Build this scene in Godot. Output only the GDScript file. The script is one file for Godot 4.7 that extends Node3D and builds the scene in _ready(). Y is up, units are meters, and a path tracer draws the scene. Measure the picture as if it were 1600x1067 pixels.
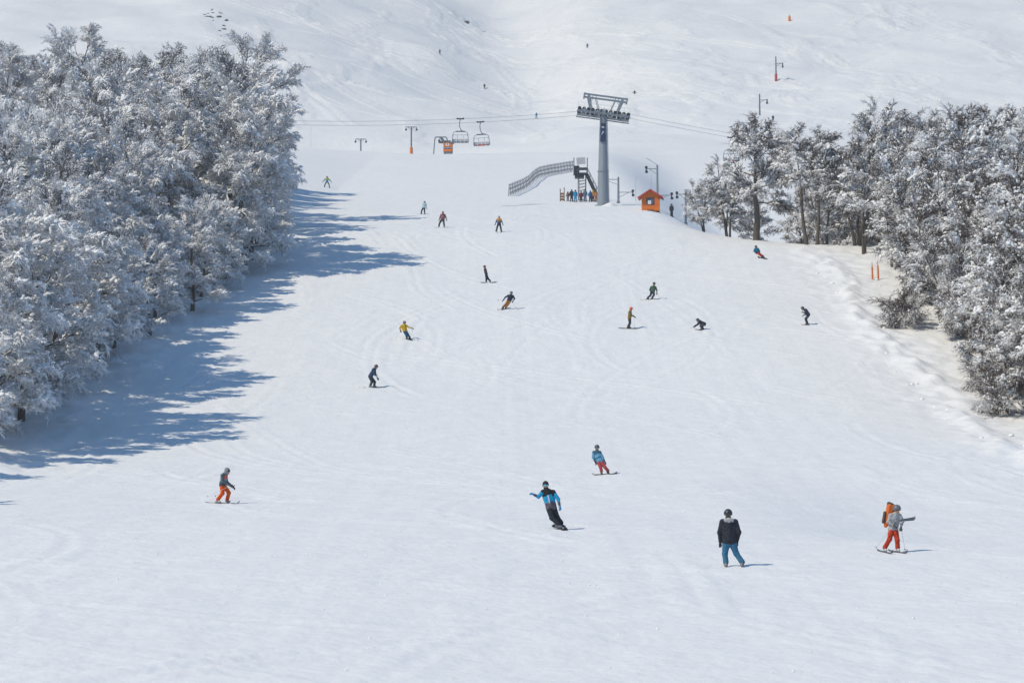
extends Node3D

var rng := RandomNumberGenerator.new()
var used := {}

func _ready() -> void:
	# ---- camera
	var cam := Camera3D.new()
	cam.name = "camera"
	cam.fov = 15.19
	cam.near = 0.5
	cam.far = 4000.0
	cam.rotation.x = atan(0.1)
	add_child(cam)
	cam.current = true
	# ---- sky and exposure
	var env := Environment.new()
	env.background_mode = Environment.BG_SKY
	var sm := ProceduralSkyMaterial.new()
	sm.sky_top_color = Color(0.265, 0.51, 0.75)
	sm.sky_horizon_color = Color(0.635, 0.78, 0.885)
	sm.sky_curve = 0.12
	sm.ground_bottom_color = Color(0.60, 0.66, 0.74)
	sm.ground_horizon_color = Color(0.66, 0.74, 0.86)
	sm.sun_angle_max = 4.0
	var sky := Sky.new()
	sky.sky_material = sm
	env.sky = sky
	env.background_energy_multiplier = 1.0
	env.tonemap_mode = Environment.TONE_MAPPER_LINEAR
	env.tonemap_exposure = 0.865
	env.fog_enabled = true
	env.fog_density = 0.00034
	env.fog_light_color = Color(0.95, 0.975, 1.0)
	env.sdfgi_enabled = true
	env.ssao_enabled = true
	env.ssil_enabled = true
	var we := WorldEnvironment.new()
	we.name = "environment"
	we.environment = env
	add_child(we)
	# ---- sun: from the left, a little behind the camera
	var sun := DirectionalLight3D.new()
	sun.name = "sun"
	sun.light_energy = 1.42
	sun.light_color = Color(1.0, 0.957, 0.872)
	sun.light_angular_distance = 0.53
	sun.shadow_enabled = true
	add_child(sun)
	sun.look_at_from_position(Vector3.ZERO, Vector3(0.602, -0.731, -0.320), Vector3.UP)

	setup_noise()
	make_materials()
	build_terrain()
	build_trees()
	build_lifts()
	build_people()
	build_rocks()

# ---------------------------------------------------------------- helpers
func numbered(called: String) -> String:
	if not used.has(called):
		used[called] = 0
		return called
	used[called] += 1
	return "%s_%03d" % [called, used[called]]

func tag(o: Node, label: String, category: String, group := "") -> void:
	o.set_meta("label", label)
	o.set_meta("category", category)
	if group != "":
		o.set_meta("group", group)

func thing(called: String, label: String, category: String, at := Vector3.ZERO, turn := 0.0, group := "") -> Node3D:
	var o := Node3D.new()
	o.name = numbered(called)
	add_child(o)
	o.position = at
	o.rotation.y = turn
	tag(o, label, category, group)
	return o

func part(called: String, mesh: Mesh, m: Material, parent: Node3D, tr := Transform3D.IDENTITY) -> MeshInstance3D:
	var o := MeshInstance3D.new()
	o.name = called
	o.mesh = mesh
	if m:
		o.material_override = m
	o.transform = tr
	parent.add_child(o, true)
	return o

func on(x: float, d: float, up := 0.0) -> Vector3:
	return Vector3(x, H(x, d) + up, -d)

func slope_basis(x: float, d: float, yaw: float) -> Basis:
	# y along the snow's normal, x along the heading yaw (0 = to the right, 90 = away from the camera)
	var e := 0.6
	var n := Vector3(H(x - e, d) - H(x + e, d), 2.0 * e, H(x, d + e) - H(x, d - e)).normalized()
	var f := Vector3(cos(yaw), 0, -sin(yaw))
	f = (f - n * f.dot(n)).normalized()
	return Basis(f, n, f.cross(n))

func paint(c: Color, rough := 0.8, metal := 0.0) -> StandardMaterial3D:
	# c holds real-world (linear) base colours
	var m := StandardMaterial3D.new()
	m.albedo_color = c.linear_to_srgb()
	m.roughness = rough
	m.metallic = metal
	return m

var M := {}

func noise_tex(freq: float, octaves: int, seed_: int, size: int, normal := false, bump := 4.0) -> NoiseTexture2D:
	var n := FastNoiseLite.new()
	n.seed = seed_
	n.frequency = freq
	n.fractal_octaves = octaves
	var t := NoiseTexture2D.new()
	t.width = size
	t.height = size
	t.seamless = true
	t.noise = n
	t.as_normal_map = normal
	t.bump_strength = bump
	return t

func ramp(a: Color, b: Color) -> Gradient:
	var g := Gradient.new()
	g.set_color(0, a.linear_to_srgb())
	g.set_color(1, b.linear_to_srgb())
	return g

func make_materials() -> void:
	var s := StandardMaterial3D.new()
	var nt := noise_tex(0.012, 5, 3, 1024)
	nt.color_ramp = ramp(Color(0.82, 0.825, 0.83), Color(0.90, 0.90, 0.897))
	s.albedo_texture = nt
	s.roughness = 0.75
	s.metallic_specular = 0.3
	s.uv1_triplanar = true
	s.uv1_world_triplanar = true
	s.uv1_scale = Vector3(0.05, 0.05, 0.035)
	s.normal_enabled = true
	s.normal_texture = noise_tex(0.035, 6, 21, 1024, true, 8.0)
	s.normal_scale = 0.18
	M.snow = s
	var f := s.duplicate()
	f.uv1_scale = Vector3(0.014, 0.014, 0.014)
	f.normal_scale = 0.2
	M.far_snow = f
	var v := StandardMaterial3D.new()
	v.vertex_color_use_as_albedo = true
	v.roughness = 0.85
	v.metallic_specular = 0.25
	M.tint = v
	M.cloth = v.duplicate()
	M.rime = v.duplicate()
	M.cloth.roughness = 0.8
	M.cloth.uv1_triplanar = true
	M.cloth.uv1_scale = Vector3(1.6, 1.1, 1.6)
	M.cloth.normal_enabled = true
	M.cloth.normal_texture = noise_tex(0.012, 3, 33, 512, true, 22.0)
	M.cloth.normal_scale = 1.3
	var bark := StandardMaterial3D.new()
	var bt := noise_tex(0.02, 4, 9, 512)
	bt.color_ramp = ramp(Color(0.055, 0.045, 0.04), Color(0.20, 0.165, 0.125))
	bark.albedo_texture = bt
	bark.uv1_triplanar = true
	bark.uv1_scale = Vector3(1.2, 0.35, 1.2)
	bark.roughness = 0.9
	M.bark = bark
	M.steel = paint(Color(0.30, 0.34, 0.38), 0.5, 0.3)
	M.galv = paint(Color(0.33, 0.37, 0.41), 0.45, 0.35)
	M.dark = paint(Color(0.045, 0.05, 0.06), 0.6)
	M.rubber = paint(Color(0.03, 0.032, 0.036), 0.7)
	M.grey = paint(Color(0.16, 0.19, 0.23), 0.6)
	M.orange = paint(Color(0.80, 0.20, 0.03), 0.6)
	M.hut = paint(Color(0.78, 0.20, 0.02), 0.7)
	M.red = paint(Color(0.52, 0.06, 0.045), 0.6)
	M.roof = paint(Color(0.30, 0.055, 0.06), 0.6)
	M.wood = paint(Color(0.22, 0.13, 0.075), 0.85)
	M.slat = paint(Color(0.20, 0.23, 0.27), 0.8)
	M.white = paint(Color(0.8, 0.81, 0.83), 0.6)
	M.pale = paint(Color(0.55, 0.57, 0.6), 0.6)
	M.rope = paint(Color(0.25, 0.27, 0.30), 0.6, 0.3)
	M.blue = paint(Color(0.06, 0.09, 0.17), 0.5)
	M.cord = paint(Color(0.45, 0.25, 0.16), 0.8)
	M.glass = paint(Color(0.10, 0.13, 0.17), 0.08)
	M.rock = paint(Color(0.07, 0.075, 0.085), 0.9)

# -- simple solids collected in a SurfaceTool
func st_new() -> SurfaceTool:
	var st := SurfaceTool.new()
	st.begin(Mesh.PRIMITIVE_TRIANGLES)
	return st

func done(st: SurfaceTool) -> ArrayMesh:
	st.generate_normals()
	return st.commit()

func tri(st: SurfaceTool, a: Vector3, b: Vector3, c: Vector3) -> void:
	st.add_vertex(a)
	st.add_vertex(b)
	st.add_vertex(c)

func quad(st: SurfaceTool, a: Vector3, b: Vector3, c: Vector3, d: Vector3) -> void:
	tri(st, a, b, c)
	tri(st, a, c, d)

func box(st: SurfaceTool, c: Vector3, s: Vector3, b := Basis.IDENTITY) -> void:
	st.set_smooth_group(-1)
	var p := []
	for k in 8:
		p.append(c + b * Vector3((s.x if k & 1 else -s.x) * 0.5, (s.y if k & 2 else -s.y) * 0.5, (s.z if k & 4 else -s.z) * 0.5))
	for f in [[0, 2, 3, 1], [5, 7, 6, 4], [4, 6, 2, 0], [1, 3, 7, 5], [2, 6, 7, 3], [4, 0, 1, 5]]:
		quad(st, p[f[3]], p[f[2]], p[f[1]], p[f[0]])

func bar(st: SurfaceTool, a: Vector3, b: Vector3, w: float, h: float) -> void:
	var f := (b - a).normalized()
	var s := f.cross(Vector3.UP)
	s = Vector3.RIGHT if s.length() < 0.01 else s.normalized()
	box(st, (a + b) * 0.5, Vector3((b - a).length(), h, w), Basis(f, s.cross(f), s))

func tube(st: SurfaceTool, a: Vector3, b: Vector3, ra: float, rb: float, sides := 8, caps := true) -> void:
	var f := (b - a).normalized()
	var s := f.cross(Vector3.UP)
	s = Vector3.RIGHT if s.length() < 0.02 else s.normalized()
	var u := s.cross(f)
	st.set_smooth_group(1)
	for k in sides:
		var t0 := TAU * k / sides
		var t1 := TAU * (k + 1) / sides
		var d0 := s * cos(t0) + u * sin(t0)
		var d1 := s * cos(t1) + u * sin(t1)
		quad(st, a + d0 * ra, a + d1 * ra, b + d1 * rb, b + d0 * rb)
	if caps:
		st.set_smooth_group(-1)
		for k in sides:
			var t0 := TAU * k / sides
			var t1 := TAU * (k + 1) / sides
			var d0 := s * cos(t0) + u * sin(t0)
			var d1 := s * cos(t1) + u * sin(t1)
			tri(st, a, a + d1 * ra, a + d0 * ra)
			tri(st, b, b + d0 * rb, b + d1 * rb)

func pipe(st: SurfaceTool, pts: Array, r: float, sides := 6) -> void:
	for k in pts.size() - 1:
		tube(st, pts[k], pts[k + 1], r, r, sides)

# ---------------------------------------------------------------- terrain
# x runs across the slope, d is the distance up the valley from the camera (z = -d), heights are relative to the camera
var KD := PackedFloat64Array([-400.0, -120.0, 0.0, 30.0, 45.0, 56.0, 63.5, 70.5, 81.5, 91.0, 111.0, 140.0, 163.0, 188.0, 213.0, 229.0, 248.0, 275.0, 300.0, 322.0, 345.0, 385.0, 440.0, 520.0, 590.0, 660.0, 740.0, 820.0, 960.0, 1080.0, 1300.0, 1800.0])
var KZ := PackedFloat64Array([-22.0, -10.0, -5.2, -4.1, -2.95, -1.84, -1.04, -0.29, 0.94, 1.88, 3.68, 6.63, 10.29, 15.41, 22.3, 26.58, 31.93, 39.39, 44.35, 48.65, 53.02, 61.35, 73.47, 90.85, 105.0, 124.0, 150.0, 178.0, 228.0, 270.0, 352.0, 560.0])
var n_big := FastNoiseLite.new()
var n_mid := FastNoiseLite.new()
var n_chunk := FastNoiseLite.new()

func setup_noise() -> void:
	n_big.seed = 11; n_big.frequency = 0.022; n_big.fractal_octaves = 2
	n_mid.seed = 5; n_mid.frequency = 0.11; n_mid.fractal_octaves = 3
	n_chunk.seed = 8; n_chunk.frequency = 0.55; n_chunk.fractal_octaves = 3

func profile(d: float) -> float:
	var i := clampi(KD.bsearch(d) - 1, 0, KD.size() - 2)
	var h := KD[i + 1] - KD[i]
	var s := (KZ[i + 1] - KZ[i]) / h
	var m0 := s
	var m1 := s
	if i > 0:
		var sp := (KZ[i] - KZ[i - 1]) / (KD[i] - KD[i - 1])
		m0 = (sp * h + s * (KD[i] - KD[i - 1])) / (h + KD[i] - KD[i - 1])
	if i < KD.size() - 2:
		var sn := (KZ[i + 2] - KZ[i + 1]) / (KD[i + 2] - KD[i + 1])
		m1 = (sn * h + s * (KD[i + 2] - KD[i + 1])) / (h + KD[i + 2] - KD[i + 1])
	var t := (d - KD[i]) / h
	var t2 := t * t
	var t3 := t2 * t
	return (2 * t3 - 3 * t2 + 1) * KZ[i] + (t3 - 2 * t2 + t) * h * m0 + (-2 * t3 + 3 * t2) * KZ[i + 1] + (t3 - t2) * h * m1

func sst(a: float, b: float, v: float) -> float:
	var t := clampf((v - a) / (b - a), 0.0, 1.0)
	return t * t * (3.0 - 2.0 * t)

func lay(x: float, d: float, b: float) -> float:
	# everything that varies across the valley, added to the long profile b
	var near := 1.0 - sst(430.0, 600.0, d)
	var h := b
	h += 0.13 * maxf(0.0, -x - 27.0) * near * sst(60.0, 150.0, d) * (1.0 - 0.6 * sst(90.0, 200.0, -x))
	h += 0.05 * maxf(0.0, x - 31.0) * near * sst(40.0, 110.0, d) * (1.0 - sst(215.0, 265.0, d))
	h -= 9.0 * sst(17.0, 36.0, x) * sst(258.0, 315.0, d) * near
	h -= 1.1 * sst(9.0, 20.0, x) * sst(90.0, 104.0, d) * (1.0 - sst(112.0, 150.0, d))
	# bowl behind the crest on the left, and the big folds of the mountain
	h -= 7.0 * (1.0 - sst(-25.0, 25.0, x)) * sst(522.0, 575.0, d) * (1.0 - sst(600.0, 720.0, d))
	var far := sst(610.0, 760.0, d)
	if far > 0.0:
		var g := (x - 8.0 + 0.05 * (d - 700.0)) / 26.0
		h -= 9.0 * exp(-g * g) * far
		h += 11.0 * far * sst(-30.0, -105.0, x + 0.12 * (d - 800.0))
		var r := (x + 108.0 - 0.10 * (d - 900.0) + 12.0 * sin((d - 840.0) * 0.02)) / 14.0
		h += 7.0 * far * sst(820.0, 900.0, d) * (1.0 / (1.0 + exp(-r * 2.2)))  * exp(-maxf(r, 0.0) * 0.28)
		h += n_big.get_noise_2d(x * 0.42, d * 0.5) * 2.6 * far
	h += n_big.get_noise_2d(x, d) * (0.22 + 1.2 * sst(400.0, 700.0, d)) * sst(20.0, 60.0, d)
	h += n_mid.get_noise_2d(x, d * 0.7) * 0.055
	return h

func H(x: float, d: float) -> float:
	return lay(x, d, profile(d))
var cols := PackedFloat32Array()
var rows := PackedFloat32Array()

func stamp(hts: PackedFloat32Array, pts: Array, w: float, depth: float, lip: float) -> void:
	# presses a ski track with low lips along a line of (x, d) points
	var nc := cols.size()
	for k in pts.size() - 1:
		var a: Vector2 = pts[k]
		var b: Vector2 = pts[k + 1]
		var n := maxi(1, int((b - a).length() / (w * 0.6)))
		for j in n:
			var p := a.lerp(b, float(j) / n)
			var c0 := cols.bsearch(p.x - 2.0 * w)
			var c1 := cols.bsearch(p.x + 2.0 * w)
			var r0 := rows.bsearch(p.y - 2.0 * w)
			var r1 := rows.bsearch(p.y + 2.0 * w)
			for r in range(r0, mini(r1, rows.size())):
				for c in range(c0, mini(c1, nc)):
					var q := Vector2(cols[c], rows[r]).distance_to(p) / w
					if q < 2.0:
						var s := -depth * (1.0 - q * q) if q < 1.0 else lip * (1.0 - absf(q - 1.5) * 2.0)
						hts[r * nc + c] += s * 0.35

func grid_mesh(hts: PackedFloat32Array) -> ArrayMesh:
	var nc := cols.size()
	var nr := rows.size()
	var v := PackedVector3Array()
	var nn := PackedVector3Array()
	v.resize(nc * nr)
	nn.resize(nc * nr)
	var ix := PackedInt32Array()
	ix.resize((nc - 1) * (nr - 1) * 6)
	var w := 0
	for r in nr:
		var ra := maxi(r - 1, 0)
		var rb := mini(r + 1, nr - 1)
		for c in nc:
			var ca := maxi(c - 1, 0)
			var cb := mini(c + 1, nc - 1)
			var i := r * nc + c
			v[i] = Vector3(cols[c], hts[i], -rows[r])
			nn[i] = Vector3(-(hts[r * nc + cb] - hts[r * nc + ca]) / (cols[cb] - cols[ca]), 1.0, (hts[rb * nc + c] - hts[ra * nc + c]) / (rows[rb] - rows[ra])).normalized()
			if r < nr - 1 and c < nc - 1:
				ix[w] = i; ix[w + 1] = i + nc; ix[w + 2] = i + 1
				ix[w + 3] = i + 1; ix[w + 4] = i + nc; ix[w + 5] = i + nc + 1
				w += 6
	var arr := []
	arr.resize(Mesh.ARRAY_MAX)
	arr[Mesh.ARRAY_VERTEX] = v
	arr[Mesh.ARRAY_NORMAL] = nn
	arr[Mesh.ARRAY_INDEX] = ix
	var m := ArrayMesh.new()
	m.add_surface_from_arrays(Mesh.PRIMITIVE_TRIANGLES, arr)
	return m

func spread(list: PackedFloat32Array, to: float, step: float, grow := 1.0) -> void:
	var p := list[list.size() - 1]
	while p < to - step * 0.5:
		p = minf(p + step, to)
		list.append(p)
		step *= grow

func mirrored(inner: float, step: float, outer: float, grow: float) -> PackedFloat32Array:
	var a := PackedFloat32Array([inner])
	spread(a, outer, step * 2.0, grow)
	var l := PackedFloat32Array()
	for k in range(a.size() - 1, -1, -1):
		l.append(-a[k])
	spread(l, inner, step)
	for k in range(1, a.size()):
		l.append(a[k])
	return l

func build_terrain() -> void:
	rng.seed = 77
	# --- the piste and the valley floor
	cols = mirrored(38.0, 0.32, 620.0, 1.16)
	rows = PackedFloat32Array([-320.0])
	spread(rows, 50.0, 12.0)
	spread(rows, 270.0, 0.5)
	spread(rows, 420.0, 0.9)
	spread(rows, 604.0, 1.6)
	var nc := cols.size()
	var hts := PackedFloat32Array()
	hts.resize(nc * rows.size())
	var i := 0
	for d in rows:
		var b := profile(d)
		for x in cols:
			var h := lay(x, d, b)
			if d > 48.0 and d < 420.0 and absf(x) < 60.0:
				# churned snow along both tree lines, faint ripples on the groomed run
				var e := sst(26.0, 30.5, x + 0.9 * sin(d * 0.11)) * (1.0 - sst(258.0, 275.0, d)) + 0.8 * sst(24.0, 29.0, -x + 1.2 * sin(d * 0.09)) * (1.0 - sst(300.0, 330.0, d))
				h += n_chunk.get_noise_2d(x, d * 0.6) * (0.010 + 0.17 * minf(e, 1.0))
				var berm := (x - 30.6 - 0.9 * sin(d * 0.11)) / 1.1
				h += 0.42 * exp(-berm * berm) * sst(92.0, 115.0, d) * (1.0 - sst(250.0, 268.0, d)) * (0.7 + 1.1 * n_chunk.get_noise_2d(x * 0.7 + 50.0, d * 0.35))
				h += n_mid.get_noise_2d(x * 3.1 + 90.0, d * 1.6) * 0.03
			hts[i] = h
			i += 1
	for k in 210:
		var p := Vector2(rng.randf_range(-30, 30), rng.randf_range(56, 330))
		var dirn := rng.randf_range(-1.2, 1.2)
		var bend := rng.randf_range(-0.05, 0.05)
		var pts := []
		for j in rng.randi_range(12, 40):
			pts.append(p)
			p += Vector2(sin(dirn), -cos(dirn) * 1.2) * 1.1
			dirn += bend
			if p.y < 52.0 or absf(p.x) > 33.0:
				break
		if pts.size() > 3:
			stamp(hts, pts, rng.randf_range(0.28, 0.42), rng.randf_range(0.03, 0.09), 0.05)
	for k in 26:
		# edges left by the groomer, running down the fall line
		var x0 := -29.0 + 2.3 * k + rng.randf_range(-0.7, 0.7)
		var line := []
		for j in 90:
			line.append(Vector2(x0 + 0.6 * sin(j * 0.07 + k), 60.0 + 3.2 * j))
		stamp(hts, line, 0.3, rng.randf_range(0.01, 0.03), 0.02)
	for k in 30:
		# footprints in the soft snow by the right-hand trees
		var p := Vector2(rng.randf_range(26.5, 33), rng.randf_range(95, 235))
		stamp(hts, [p, p + Vector2(0.2, 0.3)], 0.4, 0.3, 0.12)
	var g := part("snow_slope", grid_mesh(hts), M.snow, self)
	g.set_meta("kind", "structure")
	# loose clods of snow: a few on the run, many in the churned bank on the right
	t_begin()
	for k in 420:
		var near := k < 240
		var x := rng.randf_range(-17, 17) if near else 29.2 + absf(rng.randfn(0.0, 1.0)) * 1.6
		var d := rng.randf_range(57, 125) if near else rng.randf_range(120, 250)
		var r := rng.randf_range(0.012, 0.035) if near else rng.randf_range(0.04, 0.15)
		pillow(on(x, d, 0.02), Vector3(r * 1.4, r, r))
	var cl := part("snow_clods", t_mesh(), M.tint, self)
	cl.set_meta("kind", "stuff")
	tag(cl, "loose lumps of snow scattered on the run and its right bank", "snow")
	# --- the mountain behind
	cols = mirrored(235.0, 1.3, 760.0, 1.2)
	rows = PackedFloat32Array([600.0])
	spread(rows, 1040.0, 1.4)
	spread(rows, 1780.0, 5.0, 1.08)
	nc = cols.size()
	hts = PackedFloat32Array()
	hts.resize(nc * rows.size())
	i = 0
	for d in rows:
		var b := profile(d)
		for x in cols:
			var h := lay(x, d, b)
			h += n_mid.get_noise_2d(x * 0.55, d * 0.5 + 400.0) * 0.09 + n_chunk.get_noise_2d(x * 0.35, d * 0.3) * 0.12 * sst(10.0, 60.0, x)
			hts[i] = h - 0.03
			i += 1
	for k in 120:
		var left := k < 62
		var p := Vector2(rng.randf_range(-110, 20) if left else rng.randf_range(20, 190), rng.randf_range(690, 990))
		var dirn := rng.randf_range(-0.3, 1.2) if left else rng.randf_range(-0.5, 0.5)
		var swing := rng.randf_range(0.0, 0.5)
		var rate := rng.randf_range(0.1, 0.35)
		var pts := []
		for j in rng.randi_range(20, 70):
			pts.append(p)
			var a := dirn + swing * sin(j * rate)
			p += Vector2(sin(a), -cos(a)) * 2.2
			if p.y < 640.0:
				break
		stamp(hts, pts, rng.randf_range(0.8, 1.1), rng.randf_range(0.3, 0.7), 0.5)
	g = part("mountain", grid_mesh(hts), M.far_snow, self)
	g.set_meta("kind", "structure")

# ---------------------------------------------------------------- trees
const SNOW := Color(0.915, 0.925, 0.935)
var tv := PackedVector3Array()
var tn := PackedVector3Array()
var tc := PackedColorArray()
var ti := PackedInt32Array()
var bv := PackedVector3Array()
var bn := PackedVector3Array()
var bc := PackedColorArray()
var bi := PackedInt32Array()

func t_begin() -> void:
	tv = PackedVector3Array()
	tn = PackedVector3Array()
	tc = PackedColorArray()
	ti = PackedInt32Array()
	bv = PackedVector3Array()
	bn = PackedVector3Array()
	bc = PackedColorArray()
	bi = PackedInt32Array()

func t_mesh() -> ArrayMesh:
	var arr := []
	arr.resize(Mesh.ARRAY_MAX)
	arr[Mesh.ARRAY_VERTEX] = tv
	arr[Mesh.ARRAY_NORMAL] = tn
	arr[Mesh.ARRAY_COLOR] = tc
	arr[Mesh.ARRAY_INDEX] = ti
	var m := ArrayMesh.new()
	m.add_surface_from_arrays(Mesh.PRIMITIVE_TRIANGLES, arr)
	if bv.size() > 0:
		arr[Mesh.ARRAY_VERTEX] = bv
		arr[Mesh.ARRAY_NORMAL] = bn
		arr[Mesh.ARRAY_COLOR] = bc
		arr[Mesh.ARRAY_INDEX] = bi
		m.add_surface_from_arrays(Mesh.PRIMITIVE_TRIANGLES, arr)
	return m

func twig(a: Vector3, b: Vector3, ra: float, rb: float, load_: float, bark: Color, under := 0.4) -> void:
	# a twig with snow lying along its upper side: four faces, the upper two snow, the lower two bark
	var f := (b - a).normalized()
	var s := f.cross(Vector3.UP)
	s = Vector3.BACK if s.length() < 0.05 else s.normalized()
	var u := s.cross(f)
	var n := tv.size()
	var l := (u * 0.5 - s).normalized()
	var r := (u * 0.5 + s).normalized()
	tv.append_array(PackedVector3Array([a - s * ra, a + u * ra * load_, a + s * ra, b - s * rb, b + u * rb * load_, b + s * rb]))
	tn.append_array(PackedVector3Array([l, u, r, l, u, r]))
	tc.append_array(PackedColorArray([SNOW, SNOW, SNOW, SNOW, SNOW, SNOW]))
	ti.append_array(PackedInt32Array([n, n + 3, n + 1, n + 1, n + 3, n + 4, n + 1, n + 4, n + 2, n + 2, n + 4, n + 5]))
	n = bv.size()
	var dl := (-u * 0.5 - s).normalized()
	var dr := (-u * 0.5 + s).normalized()
	bv.append_array(PackedVector3Array([a - s * ra, a - u * ra * under, a + s * ra, b - s * rb, b - u * rb * under, b + s * rb]))
	bn.append_array(PackedVector3Array([dl, -u, dr, dl, -u, dr]))
	bc.append_array(PackedColorArray([bark, bark, bark, bark, bark, bark]))
	bi.append_array(PackedInt32Array([n, n + 1, n + 3, n + 1, n + 4, n + 3, n + 1, n + 2, n + 4, n + 2, n + 5, n + 4]))

func pillow(c: Vector3, r: Vector3) -> void:
	# a lump of snow: domed top, flat underside
	var n := tv.size()
	tv.append(c + Vector3(0, r.y, 0))
	tn.append(Vector3.UP)
	tc.append(SNOW)
	for ring in 2:
		for k in 6:
			var t := TAU * (k + 0.5 * ring) / 6.0
			var q := (0.72 if ring == 0 else 1.0) * rng.randf_range(0.75, 1.2)
			var p := Vector3(cos(t) * q * r.x, (0.62 if ring == 0 else 0.0) * r.y, sin(t) * q * r.z)
			tv.append(c + p)
			tn.append(Vector3(p.x / r.x, 0.8 if ring == 0 else 0.15, p.z / r.z).normalized())
			tc.append(SNOW)
	tv.append(c - Vector3(0, r.y * 0.35, 0))
	tn.append(Vector3.DOWN)
	tc.append(SNOW)
	for k in 6:
		var k1 := (k + 1) % 6
		ti.append_array(PackedInt32Array([n, n + 1 + k, n + 1 + k1, n + 1 + k, n + 7 + k, n + 1 + k1, n + 1 + k1, n + 7 + k, n + 7 + k1, n + 13, n + 7 + k1, n + 7 + k]))

func make_spray(seed_: int, length: float, load_: float, clumps: int, bark: Color, fine: float) -> ArrayMesh:
	rng.seed = seed_
	t_begin()
	var p := Vector3.ZERO
	var pitch := rng.randf_range(0.15, 0.5)
	var yaw := 0.0
	var n := 5
	for k in n:
		var f := Vector3(cos(pitch) * cos(yaw), sin(pitch), cos(pitch) * sin(yaw))
		var q := p + f * length / n
		var r0 := lerpf(0.034, 0.014, float(k) / n)
		twig(p, q, r0, lerpf(0.034, 0.014, (k + 1.0) / n), load_, bark)
		for s in [-1, 1]:
			var a: float = yaw + s * rng.randf_range(0.5, 1.05)
			var lp := pitch + rng.randf_range(-0.25, 0.35)
			var l := length * rng.randf_range(0.24, 0.44) * (1.0 - 0.4 * k / n)
			var o := p.lerp(q, rng.randf())
			for j in 2:
				var g := Vector3(cos(lp) * cos(a), sin(lp), cos(lp) * sin(a))
				var o2 := o + g * l * 0.5
				twig(o, o2, 0.024 * fine, 0.018 * fine, load_ * 1.1, bark)
				for w in 3:
					var a2: float = a + rng.randf_range(-0.95, 0.95)
					var lp2 := lp + rng.randf_range(-0.5, 0.45)
					var o3 := o.lerp(o2, rng.randf_range(0.3, 1.0))
					twig(o3, o3 + Vector3(cos(lp2) * cos(a2), sin(lp2), cos(lp2) * sin(a2)) * l * rng.randf_range(0.4, 0.95), 0.018 * fine, 0.007 * fine, load_ * 1.1, bark)
				o = o2
				a += rng.randf_range(-0.3, 0.3)
				lp -= rng.randf_range(0.05, 0.4)
		p = q
		pitch -= rng.randf_range(0.05, 0.30)
		yaw += rng.randf_range(-0.22, 0.22)
	for k in clumps:
		var r := rng.randf_range(0.05, 0.15) * (1.3 if clumps > 10 else 1.0)
		var t := rng.randf_range(0.15, 0.95)
		pillow(Vector3(t * length * 0.95, 0.10 + 0.22 * length * t * (1.0 - 0.6 * t), rng.randf_range(-0.3, 0.3) * length * 0.8), Vector3(r * 1.3, r * 0.95, r))
	return t_mesh()

func limb_line(a: Vector3, az: float, pitch: float, length: float, n: int, rise: float) -> Array:
	var pts := [a]
	for k in n:
		a += Vector3(cos(pitch) * cos(az), sin(pitch), cos(pitch) * sin(az)) * length / n
		pts.append(a)
		pitch += rise + rng.randf_range(-0.16, 0.16)
		az += rng.randf_range(-0.2, 0.2)
	return pts

func bent_tube(pts: Array, r0: float, r1: float, sides: int) -> void:
	# one continuous tapered limb
	var n := tv.size()
	var m := pts.size()
	for k in m:
		var f: Vector3 = (pts[mini(k + 1, m - 1)] - pts[maxi(k - 1, 0)]).normalized()
		var s := f.cross(Vector3(0.31, 0.2, 0.93)).normalized()
		var u := s.cross(f)
		var r := lerpf(r0, r1, float(k) / (m - 1))
		for j in sides:
			var d := s * cos(TAU * j / sides) + u * sin(TAU * j / sides)
			tv.append(pts[k] + d * r)
			tn.append(d)
			tc.append(Color.WHITE)
	for k in m - 1:
		for j in sides:
			var a := n + k * sides + j
			var b := n + k * sides + (j + 1) % sides
			ti.append_array(PackedInt32Array([a, b, a + sides, b, b + sides, a + sides]))

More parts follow.
